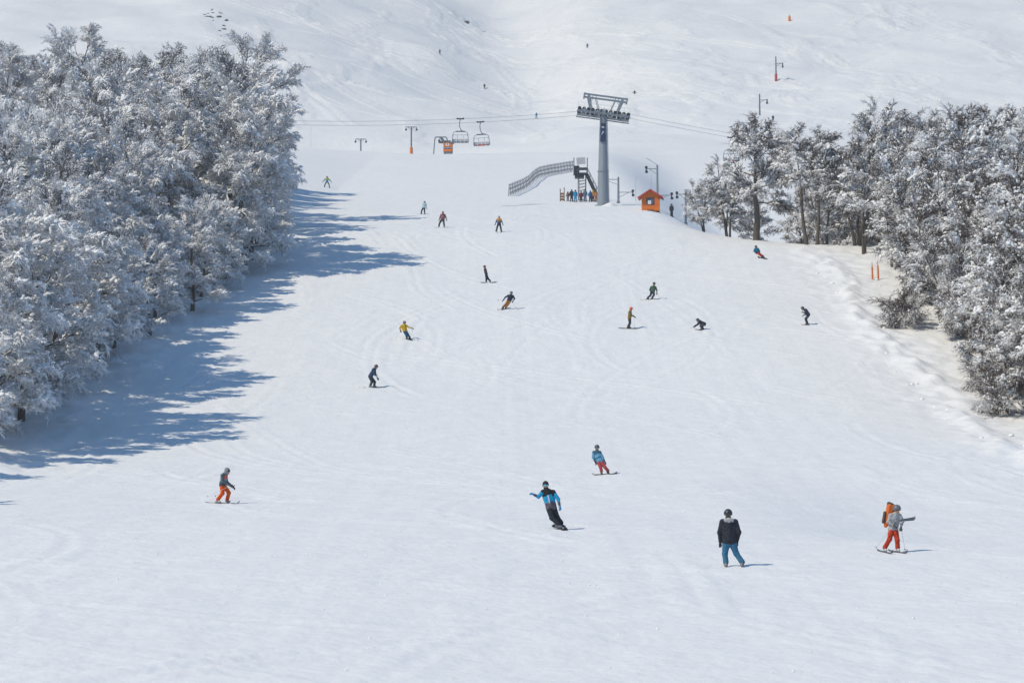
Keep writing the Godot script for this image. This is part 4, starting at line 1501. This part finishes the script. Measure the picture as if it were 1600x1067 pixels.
func build_people() -> void:
	make_gear()
	var black := Color(0.022, 0.024, 0.03)
	var char_ := Color(0.05, 0.055, 0.065)
	var navy := Color(0.025, 0.04, 0.075)
	var grey := Color(0.33, 0.34, 0.36)
	var pale := Color(0.62, 0.64, 0.66)
	var orange := Color(0.80, 0.115, 0.012)
	var cyan := Color(0.03, 0.36, 0.62)
	# --- the five nearest
	person("skier in vivid orange trousers and grey-blue jacket with grey hood, gliding right", -13.5, 119.8,
		{"head": [0.17, 1.53, 0], "sh1": [-0.05, 1.30, 0.17], "sh2": [0.08, 1.32, -0.17], "el1": [-0.02, 1.00, 0.25], "ha1": [0.34, 0.82, 0.22], "el2": [0.12, 1.02, -0.24], "ha2": [0.40, 0.80, -0.20], "pel": [-0.05, 0.86, 0], "kn1": [-0.03, 0.47, 0.12], "an1": [-0.25, 0.08, 0.10], "kn2": [0.24, 0.50, -0.10], "an2": [0.16, 0.08, -0.14]},
		{"cell": 0.022, "jacket": Color(0.17, 0.22, 0.26), "yoke": Color(0.09, 0.14, 0.18), "hem": Color(0.06, 0.085, 0.10), "torso": [[0.2, Color(0.70, 0.13, 0.09)], [0.62, Color(0.21, 0.28, 0.33)], [1.0, Color(0.07, 0.10, 0.12)]], "sleeve": Color(0.10, 0.13, 0.15), "trousers": orange, "face": [1, -0.15, 0.15], "hood_up": Color(0.27, 0.27, 0.30), "goggles": black, "glove": black, "boot": Color(0.30, 0.31, 0.33), "feet": [-40, -40], "skis": Color(0.08, 0.085, 0.09), "who": "skier in vivid orange trousers", "poles": [[1, -0.76, 0.28, 0.3], [2, -0.48, 0.34, -0.3]]})
	person("snowboarder in bright blue jacket with black yoke, leaning with one arm out", 1.8, 97.5,
		{"head": [-0.51, 1.66, 0.02], "sh1": [-0.62, 1.40, 0.05], "sh2": [-0.22, 1.40, -0.02], "el1": [-0.78, 1.21, 0.12], "ha1": [-0.95, 1.29, 0.2], "el2": [-0.04, 1.13, 0.03], "ha2": [0.01, 0.88, 0.1], "pel": [-0.30, 0.80, 0], "kn1": [-0.28, 0.42, 0.17], "an1": [-0.05, 0.10, 0.24], "kn2": [-0.08, 0.46, -0.05], "an2": [0.07, 0.10, -0.22]},
		{"k": 1.02, "cell": 0.02, "jacket": cyan, "yoke": Color(0.03, 0.03, 0.035), "hem": Color(0.13, 0.115, 0.14), "sleeve": cyan, "cuff": Color(0.12, 0.10, 0.13), "torso": [[0.13, Color(0.03, 0.03, 0.035)], [0.66, cyan], [1.0, Color(0.13, 0.115, 0.14)]], "trousers": Color(0.028, 0.036, 0.046), "face": [0.15, 0, 1], "hat": Color(0.025, 0.022, 0.028), "scarf": Color(0.04, 0.035, 0.04), "goggles": Color(0.15, 0.55, 0.70), "glove": Color(0.03, 0.30, 0.55), "boot": Color(0.13, 0.135, 0.15), "feet": [-30, -30], "board": Color(0.03, 0.032, 0.04), "board_turn": 106, "edge": 0.12, "lift": 0.06, "who": "snowboarder in bright blue jacket"})
	person("person in black jacket with grey hood and blue jeans, seen from behind", 7.1, 82.5,
		{"head": [-0.14, 1.70, 0], "sh1": [-0.33, 1.44, 0], "sh2": [0.09, 1.44, 0], "el1": [-0.42, 1.10, 0], "ha1": [-0.40, 0.80, -0.05], "el2": [0.20, 1.10, 0.05], "ha2": [0.16, 0.84, -0.12], "pel": [-0.11, 0.80, 0], "kn1": [-0.25, 0.42, -0.06], "an1": [-0.23, 0.08, 0.05], "kn2": [0.12, 0.42, -0.06], "an2": [0.29, 0.08, 0.08]},
		{"cell": 0.02, "bulk": 1.12, "jacket": Color(0.032, 0.036, 0.05), "trousers": Color(0.05, 0.17, 0.30), "shin": Color(0.045, 0.155, 0.26), "face": [0.05, 0, -1], "hood": Color(0.42, 0.41, 0.42), "scarf": Color(0.03, 0.03, 0.035), "helmet": Color(0.035, 0.04, 0.045), "glove": black, "boot": Color(0.16, 0.17, 0.19), "feet": [95, 80], "lift": 0.0, "who": ""})
	person("skier with tall orange backpack, pale grey jacket and red trousers", 13.0, 88.2,
		{"head": [0.27, 1.65, 0.05], "sh1": [0.02, 1.41, 0.08], "sh2": [0.38, 1.40, 0.0], "el1": [-0.07, 1.15, 0.14], "ha1": [0.10, 1.03, 0.26], "el2": [0.48, 1.20, 0.1], "ha2": [0.40, 0.98, 0.22], "pel": [0.13, 0.88, 0], "kn1": [-0.03, 0.50, 0.12], "an1": [-0.20, 0.08, 0.02], "kn2": [0.26, 0.46, 0.12], "an2": [0.28, 0.08, 0.06]},
		{"k": 0.90, "cell": 0.02, "jacket": Color(0.42, 0.42, 0.42), "sleeve": Color(0.40, 0.41, 0.42), "cuff": Color(0.30, 0.31, 0.32), "trousers": Color(0.52, 0.06, 0.025), "face": [0.55, -0.1, 1], "helmet": Color(0.14, 0.15, 0.18), "goggles": black, "glove": Color(0.06, 0.08, 0.09), "boot": Color(0.50, 0.50, 0.52), "feet": [-80, -76], "skis": Color(0.10, 0.11, 0.12), "who": "skier with orange backpack", "poles": [[1, -0.60, 0.13, 0.2], [2, 0.53, 0.04, 0.3]]})
	var zp := st_new()
	bar(zp, Vector3(-0.435, 1.30, 0.215), Vector3(-0.375, 1.0, 0.20), 0.02, 0.035)
	part("zip", done(zp), M.white, get_node("person_001"))
	backpack(on(13.0, 88.2), 0.90)
	person("snowboarder in light blue jacket and red trousers, above the bright blue snowboarder", 5.0, 139.5,
		{"head": [-0.37, 1.53, 0], "sh1": [-0.56, 1.26, 0.03], "sh2": [-0.20, 1.26, -0.03], "el1": [-0.60, 0.96, 0.06], "ha1": [-0.47, 0.70, 0.12], "el2": [-0.05, 0.97, -0.02], "ha2": [0.06, 0.73, 0.06], "pel": [-0.24, 0.76, 0], "kn1": [-0.18, 0.41, 0.10], "an1": [-0.13, 0.09, 0.06], "kn2": [0.08, 0.41, 0.06], "an2": [0.24, 0.09, -0.08]},
		{"k": 0.97, "cell": 0.024, "jacket": Color(0.16, 0.42, 0.60), "yoke": Color(0.05, 0.14, 0.20), "torso": [[0.12, Color(0.05, 0.15, 0.21)], [0.55, Color(0.20, 0.46, 0.62)], [0.72, Color(0.03, 0.13, 0.22)], [1.0, Color(0.18, 0.44, 0.62)]], "sleeve": Color(0.15, 0.36, 0.52), "cuff": Color(0.05, 0.10, 0.15), "trousers": Color(0.50, 0.085, 0.08), "face": [-0.1, 0, 1], "helmet": Color(0.06, 0.075, 0.08), "goggles": Color(0.35, 0.37, 0.38), "scarf": Color(0.14, 0.06, 0.05), "glove": Color(0.02, 0.03, 0.05), "feet": [-80, -70], "board": Color(0.02, 0.04, 0.045), "board_turn": 22, "lift": 0.05, "who": "snowboarder in light blue jacket and red trousers"})
	# --- the middle of the run
	person("skier bent forward in long navy jacket and charcoal trousers, facing right", -10.2, 187.2,
		{"head": [0.22, 1.57, 0], "sh1": [0.0, 1.34, 0.16], "sh2": [0.10, 1.34, -0.16], "el1": [0.10, 1.00, 0.2], "ha1": [0.30, 0.72, 0.2], "el2": [0.16, 1.02, -0.2], "ha2": [0.34, 0.74, -0.18], "pel": [-0.20, 0.80, 0], "kn1": [-0.08, 0.42, 0.1], "an1": [-0.20, 0.08, 0.1], "kn2": [0.12, 0.44, -0.1], "an2": [0.08, 0.08, -0.1]},
		{"bulk": 1.1, "cell": 0.028, "jacket": Color(0.045, 0.075, 0.14), "cuff": pale, "trousers": char_, "face": [1, -0.2, 0.1], "helmet": Color(0.10, 0.085, 0.09), "goggles": black, "glove": black, "boot": Color(0.2, 0.21, 0.2), "feet": [-6, -6], "skis": Color(0.06, 0.065, 0.07), "who": "skier in long navy jacket"})
	person("skier in yellow jacket and teal trousers, carving with both arms out", -8.5, 208.5,
		{"head": [-0.33, 1.45, 0], "sh1": [-0.56, 1.20, 0.05], "sh2": [-0.18, 1.21, -0.03], "el1": [-0.72, 0.96, 0.1], "ha1": [-0.64, 0.76, 0.2], "el2": [0.06, 1.06, 0.0], "ha2": [0.30, 0.97, 0.1], "pel": [-0.28, 0.74, 0], "kn1": [-0.17, 0.40, 0.14], "an1": [-0.11, 0.08, 0.08], "kn2": [-0.02, 0.44, 0.05], "an2": [0.12, 0.08, -0.08]},
		{"k": 0.97, "cell": 0.028, "jacket": Color(0.66, 0.40, 0.01), "sleeve": Color(0.58, 0.40, 0.03), "trousers": Color(0.02, 0.10, 0.17), "face": [0.2, 0, 1], "helmet": Color(0.20, 0.17, 0.19), "scarf": Color(0.12, 0.06, 0.04), "glove": black, "feet": [-35, -35], "skis": Color(0.06, 0.07, 0.075), "who": "skier in yellow jacket", "poles": [[1, -1.10, 0.03, 0.3], [2, 0.45, 0.05, 0.3]]})
	person("slim snowboarder all in dark clothes with brown hat, higher than the navy carver", -2.3, 239.8,
		{"head": [-0.30, 1.55, 0], "sh1": [-0.27, 1.30, 0.17], "sh2": [-0.20, 1.30, -0.17], "el1": [-0.17, 1.0, 0.2], "ha1": [-0.14, 0.75, 0.2], "el2": [-0.10, 1.0, -0.2], "ha2": [-0.05, 0.78, -0.2], "pel": [-0.14, 0.78, 0], "kn1": [-0.12, 0.42, 0.08], "an1": [-0.14, 0.08, 0.05], "kn2": [0.06, 0.36, -0.02], "an2": [0.24, 0.08, 0.0]},
		{"k": 0.97, "jacket": Color(0.06, 0.065, 0.085), "hem": Color(0.075, 0.08, 0.10), "trousers": Color(0.045, 0.042, 0.06), "face": [-1, 0, 0.3], "hat": Color(0.16, 0.07, 0.05), "glove": black, "feet": [-80, -80], "board": Color(0.05, 0.05, 0.065), "board_turn": 0, "who": "slim snowboarder all in dark clothes"})
	person("skier in navy jacket and ochre trousers carving hard to one side", -0.7, 223.5,
		{"head": [0.64, 1.42, 0], "sh1": [0.38, 1.20, 0.04], "sh2": [0.80, 1.16, -0.02], "el1": [0.10, 1.02, 0.05], "ha1": [-0.07, 0.78, 0.12], "el2": [0.93, 0.92, 0.0], "ha2": [0.78, 0.70, 0.1], "pel": [0.45, 0.76, 0], "kn1": [0.18, 0.46, 0.1], "an1": [-0.10, 0.08, 0.06], "kn2": [0.36, 0.42, 0.08], "an2": [0.16, 0.08, 0.1]},
		{"jacket": Color(0.028, 0.045, 0.08), "trousers": Color(0.36, 0.16, 0.035), "face": [-0.1, 0, 1], "helmet": Color(0.11, 0.11, 0.12), "goggles": grey, "glove": black, "feet": [-125, -120], "skis": Color(0.10, 0.11, 0.12), "who": "skier in navy jacket and ochre trousers", "poles": [[1, -0.55, 0.72, 0.5], [2, 1.05, 0.05, 0.4]]})
	person("skier in dark green patterned jacket, below and left of the hut", 12.5, 229.8,
		{"head": [0.36, 1.45, 0], "sh1": [0.10, 1.17, 0], "sh2": [0.50, 1.15, 0], "el1": [-0.03, 0.90, 0.05], "ha1": [0.03, 0.70, 0.15], "el2": [0.60, 0.86, 0.03], "ha2": [0.60, 0.62, 0.1], "pel": [0.22, 0.72, 0], "kn1": [0.02, 0.38, 0.12], "an1": [-0.22, 0.08, 0.05], "kn2": [0.33, 0.40, 0.1], "an2": [0.18, 0.08, 0.05]},
		{"jacket": Color(0.06, 0.13, 0.09), "torso": [[0.3, Color(0.055, 0.13, 0.085)], [0.5, Color(0.16, 0.20, 0.17)], [0.7, Color(0.05, 0.08, 0.075)], [1.0, Color(0.12, 0.15, 0.14)]], "trousers": Color(0.05, 0.065, 0.085), "face": [-0.2, 0, 1], "helmet": Color(0.06, 0.07, 0.075), "goggles": black, "glove": black, "feet": [-150, -150], "skis": Color(0.45, 0.43, 0.25), "who": "skier in dark green jacket"})
	person("standing skier with bright orange helmet and long mustard jacket", 9.8, 213.5,
		{"head": [0.20, 1.68, 0], "sh1": [0.08, 1.42, 0.17], "sh2": [0.15, 1.42, -0.17], "el1": [0.20, 1.12, 0.2], "ha1": [0.42, 1.02, 0.2], "el2": [0.24, 1.14, -0.2], "ha2": [0.48, 1.02, -0.15], "pel": [0.07, 0.84, 0], "kn1": [0.08, 0.46, 0.1], "an1": [-0.06, 0.08, 0.1], "kn2": [0.12, 0.46, -0.1], "an2": [0.02, 0.08, -0.1]},
		{"bulk": 1.06, "jacket": Color(0.27, 0.17, 0.045), "sleeve": Color(0.12, 0.11, 0.06), "trousers": Color(0.05, 0.06, 0.08), "face": [1, -0.1, 0.1], "helmet": Color(0.85, 0.14, 0.06), "goggles": black, "glove": black, "feet": [-4, -4], "skis": Color(0.08, 0.085, 0.09), "who": "skier with bright orange helmet", "poles": [[1, 0.48, 0.02, 0.25]]})
	person("skier in dark clothes crouched low on the snow, one arm stretched forward", 15.9, 213.0,
		{"head": [-0.34, 0.84, 0.02], "sh1": [-0.17, 0.70, 0.17], "sh2": [-0.12, 0.74, -0.15], "el1": [-0.36, 0.48, 0.2], "ha1": [-0.62, 0.33, 0.2], "el2": [-0.3, 0.5, -0.2], "ha2": [-0.5, 0.36, -0.2], "pel": [0.22, 0.46, 0], "kn1": [-0.12, 0.36, 0.14], "an1": [-0.02, 0.08, 0.1], "kn2": [-0.05, 0.38, -0.12], "an2": [0.08, 0.08, -0.1]},
		{"jacket": Color(0.035, 0.04, 0.065), "trousers": Color(0.075, 0.085, 0.085), "face": [-1, -0.1, 0.4], "helmet": Color(0.05, 0.055, 0.06), "glove": black, "feet": [200, 200], "skis": Color(0.06, 0.065, 0.075), "ski_length": 0.7, "who": "crouched skier in dark clothes", "poles": [[1, -1.0, 0.12, 0.2]]})
	person("skier all in dark blue, hunched over with hands held forward, near the right-hand trees", 25.0, 215.5,
		{"head": [-0.36, 1.44, 0], "sh1": [-0.12, 1.27, 0.16], "sh2": [-0.06, 1.30, -0.16], "el1": [-0.10, 0.98, 0.2], "ha1": [-0.32, 1.05, 0.2], "el2": [-0.06, 0.95, -0.2], "ha2": [-0.22, 0.88, -0.15], "pel": [0.12, 0.84, 0], "kn1": [-0.13, 0.52, 0.1], "an1": [-0.02, 0.08, 0.1], "kn2": [-0.08, 0.54, -0.1], "an2": [0.04, 0.08, -0.1]},
		{"bulk": 1.08, "jacket": Color(0.045, 0.055, 0.09), "trousers": Color(0.03, 0.045, 0.065), "face": [-1, -0.3, 0], "helmet": Color(0.05, 0.07, 0.09), "glove": black, "feet": [186, 186], "skis": Color(0.09, 0.075, 0.08), "ski_length": 0.62, "who": "hunched skier all in dark blue", "poles": [[1, 0.08, 0.5, 0.35]]})
	person("snowboarder in teal jacket and red trousers leaning far back, high on the right", 25.2, 255.2,
		{"head": [-0.64, 1.18, 0], "sh1": [-0.76, 0.95, 0.04], "sh2": [-0.42, 0.98, -0.03], "el1": [-0.86, 0.72, 0.1], "ha1": [-0.72, 0.56, 0.18], "el2": [-0.30, 0.76, 0.05], "ha2": [-0.28, 0.60, 0.15], "pel": [-0.45, 0.58, 0], "kn1": [-0.30, 0.36, 0.16], "an1": [-0.08, 0.09, 0.14], "kn2": [-0.18, 0.40, -0.1], "an2": [0.08, 0.09, -0.1]},
		{"bulk": 1.1, "jacket": Color(0.02, 0.17, 0.29), "hem": Color(0.02, 0.05, 0.07), "trousers": Color(0.58, 0.06, 0.04), "face": [0.1, 0, 1], "helmet": Color(0.06, 0.10, 0.12), "glove": black, "feet": [-40, -40], "board": Color(0.06, 0.06, 0.065), "board_turn": 120, "lift": 0.06, "who": "snowboarder in teal jacket leaning back"})
	# --- the upper run
	var a := upright(-0.36, 0.20, 0.06, 0.28)
	person("snowboarder in pink and brown striped jacket seen from behind", -7.7, 280.0, a,
		{"k": 1.04, "bulk": 1.15, "jacket": Color(0.38, 0.13, 0.13), "torso": [[0.2, Color(0.16, 0.10, 0.10)], [0.42, Color(0.42, 0.24, 0.23)], [0.6, Color(0.16, 0.09, 0.10)], [0.8, Color(0.42, 0.23, 0.22)], [1.0, Color(0.18, 0.09, 0.10)]], "sleeve": Color(0.19, 0.12, 0.12), "trousers": Color(0.06, 0.085, 0.085), "face": [0, 0, -1], "hat": Color(0.15, 0.09, 0.10), "glove": black, "feet": [90, 90], "board": Color(0.09, 0.09, 0.095), "board_turn": 2, "who": "snowboarder in striped jacket"})
	person("skier with orange shoulders on a grey-blue jacket, seen from behind", -1.4, 273.8, upright(-0.27, 0.23, 0.0, 0.30),
		{"jacket": Color(0.17, 0.19, 0.25), "yoke": Color(0.72, 0.30, 0.02), "hem": Color(0.04, 0.06, 0.13), "sleeve": Color(0.10, 0.13, 0.19), "trousers": Color(0.035, 0.05, 0.07), "face": [0, 0, -1], "helmet": Color(0.45, 0.40, 0.42), "glove": black, "feet": [98, 84], "skis": Color(0.30, 0.31, 0.33), "who": "skier with orange shoulders"})
	person("small snowboarder in white and pale blue jacket, topmost of the three close together", -11.1, 317.0, upright(-0.28, 0.18, 0.16, 0.1),
		{"k": 0.95, "jacket": Color(0.45, 0.60, 0.70), "torso": [[0.3, Color(0.55, 0.68, 0.75)], [0.5, Color(0.25, 0.42, 0.55)], [1.0, Color(0.60, 0.70, 0.76)]], "trousers": Color(0.04, 0.055, 0.075), "face": [1, 0, 0.3], "hat": Color(0.10, 0.17, 0.24), "glove": black, "feet": [60, 60], "board": Color(0.22, 0.23, 0.25), "board_turn": 0, "who": "small snowboarder in pale blue jacket"})
	person("skier in lime and light blue jacket just below the left forest's end", -28.8, 393.8, upright(-0.38, 0.38, 0.0, 0.65),
		{"jacket": Color(0.09, 0.34, 0.45), "torso": [[0.45, Color(0.33, 0.48, 0.05)], [0.7, Color(0.10, 0.38, 0.45)], [1.0, Color(0.03, 0.28, 0.48)]], "yoke": Color(0.36, 0.50, 0.05), "sleeve": Color(0.10, 0.14, 0.15), "trousers": Color(0.10, 0.16, 0.20), "face": [-0.4, 0, 1], "helmet": Color(0.26, 0.07, 0.07), "glove": black, "feet": [-90, -90], "skis": Color(0.25, 0.26, 0.28), "who": "skier in lime and light blue jacket"})
	# --- waiting at the lift
	person("person in dark clothes standing beside the orange hut", 21.3, 338.0, upright(-0.1, 0.12, 0.0, 0.1), {"jacket": Color(0.05, 0.06, 0.065), "trousers": Color(0.04, 0.05, 0.05), "face": [-1, 0, 0], "helmet": char_})
	var q := [
		["person in orange-brown jacket beside the small wooden rack", 7.9, 358.0, Color(0.34, 0.15, 0.10), Color(0.30, 0.2, 0.16), Color(0.2, 0.1, 0.08), 0.75],
		["person in black jacket at the left end of the lift queue", 8.4, 356.0, Color(0.035, 0.04, 0.05), Color(0.05, 0.05, 0.06), Color(0.06, 0.06, 0.07), 1.0],
		["person in bright light blue suit in the lift queue", 8.9, 355.4, Color(0.03, 0.28, 0.55), Color(0.05, 0.30, 0.55), Color(0.06, 0.1, 0.2), 0.98],
		["person in dark red jacket in the lift queue", 9.7, 355.4, Color(0.25, 0.03, 0.05), Color(0.05, 0.04, 0.06), Color(0.15, 0.25, 0.1), 0.85],
		["person in grey-blue jacket with back to the stairs in the lift queue", 10.3, 356.4, Color(0.12, 0.22, 0.33), Color(0.15, 0.24, 0.34), Color(0.1, 0.12, 0.16), 1.0],
		["person in royal blue jacket in the lift queue", 11.0, 355.2, Color(0.03, 0.11, 0.32), Color(0.05, 0.06, 0.08), Color(0.03, 0.25, 0.45), 0.92],
		["person in yellow and orange jacket in the lift queue", 11.4, 356.0, Color(0.68, 0.36, 0.02), Color(0.10, 0.06, 0.05), Color(0.6, 0.5, 0.05), 0.95],
		["person in tan jacket nearest the big lift tower", 11.8, 355.0, Color(0.45, 0.20, 0.10), Color(0.35, 0.16, 0.09), Color(0.12, 0.06, 0.06), 0.9]]
	for e in q:
		person(e[0], e[1], e[2], upright(-0.14, 0.14, 0.0, 0.2), {"k": e[6], "cell": 0.045, "bulk": 1.15, "jacket": e[3], "trousers": e[4], "face": [0.4, 0, -1], "helmet": e[5]})
	# --- far skiers on the mountain
	var f := [
		["distant skier in dark clothes above the stout forked tree, riding the drag lift", 67.9, 656.2, char_, char_, 0.15, "distant skier riding the drag lift"],
		["distant dark skier crouching alone high in the middle of the mountain", 25.5, 851.0, Color(0.07, 0.075, 0.09), Color(0.05, 0.05, 0.06), 0.5, "distant crouching skier in mid-mountain"],
		["distant dark skier with arms spread, just above the lift tower's top right", 35.6, 731.8, char_, char_, 0.8, "distant skier with arms spread"],
		["distant dark skier leaning downhill on the mountain above the chairs", -8.6, 788.2, char_, char_, 0.3, "distant dark skier above the chairs"],
		["distant skier in bright light blue just above the chairlift rope", 6.9, 712.0, Color(0.05, 0.30, 0.55), Color(0.06, 0.28, 0.5), 0.4, "distant skier in bright light blue"],
		["tiny dark skier high on the left part of the mountain", -23.6, 822.2, Color(0.12, 0.12, 0.13), char_, 0.3, "tiny skier high on the left"]]
	for e in f:
		person(e[0], e[1], e[2], upright(-0.2, 0.2, 0.0, e[5]), {"k": 0.98, "cell": 0.06, "bulk": 1.1, "jacket": e[3], "trousers": e[4], "face": [0.2, 0, 1], "helmet": char_, "skis": char_, "feet": [-60, -60], "who": e[6]})

func backpack(at: Vector3, s: float) -> void:
	var o := thing("backpack", "tall orange backpack on the back of the skier in red trousers", "backpack", at)
	var c := Color.WHITE
	part("pack", blend_mesh([[Vector3(-0.14, 1.02, -0.10) * s, Vector3(0.02, 1.78, -0.14) * s, 0.07, 0.10, all(c)], [Vector3(-0.04, 1.10, -0.12) * s, Vector3(0.16, 1.74, -0.16) * s, 0.07, 0.10, all(c)]], 0.025, 0.05), paint(Color(0.72, 0.15, 0.015), 0.8), o)
	part("lid", blend_mesh([[Vector3(0.0, 1.86, -0.14) * s, Vector3(0.14, 1.80, -0.15) * s, 0.075, 0.07, all(c)]], 0.025, 0.03), paint(Color(0.06, 0.07, 0.06), 0.8), o)
	part("side_pocket", blend_mesh([[Vector3(-0.24, 1.16, -0.05) * s, Vector3(-0.17, 1.52, -0.08) * s, 0.055, 0.055, all(c)]], 0.022, 0.03), paint(Color(0.10, 0.07, 0.05), 0.8), o)
	var st := st_new()
	bar(st, Vector3(0.03, 1.50, 0.06) * s, Vector3(0.07, 1.10, 0.17) * s, 0.045, 0.02)
	part("strap", done(st), M.dark, o)
	# the short skis carried under the arm
	for k in 2:
		var sk := part("carried_ski", ski_mesh, paint(Color(0.12, 0.14, 0.16), 0.4), self, Transform3D(Basis(Vector3.UP, 0.35) * Basis(Vector3.BACK, 0.10 + 0.06 * k) * Basis(Vector3.RIGHT, 1.2).scaled(Vector3(0.34, 0.8, 0.45)), at + Vector3(0.60, 1.10 + 0.035 * k, 0.06 + 0.05 * k)))
		sk.name = numbered("carried_ski")
		tag(sk, "short grey ski carried under the arm of the skier with orange backpack", "ski", "short skis carried under an arm")
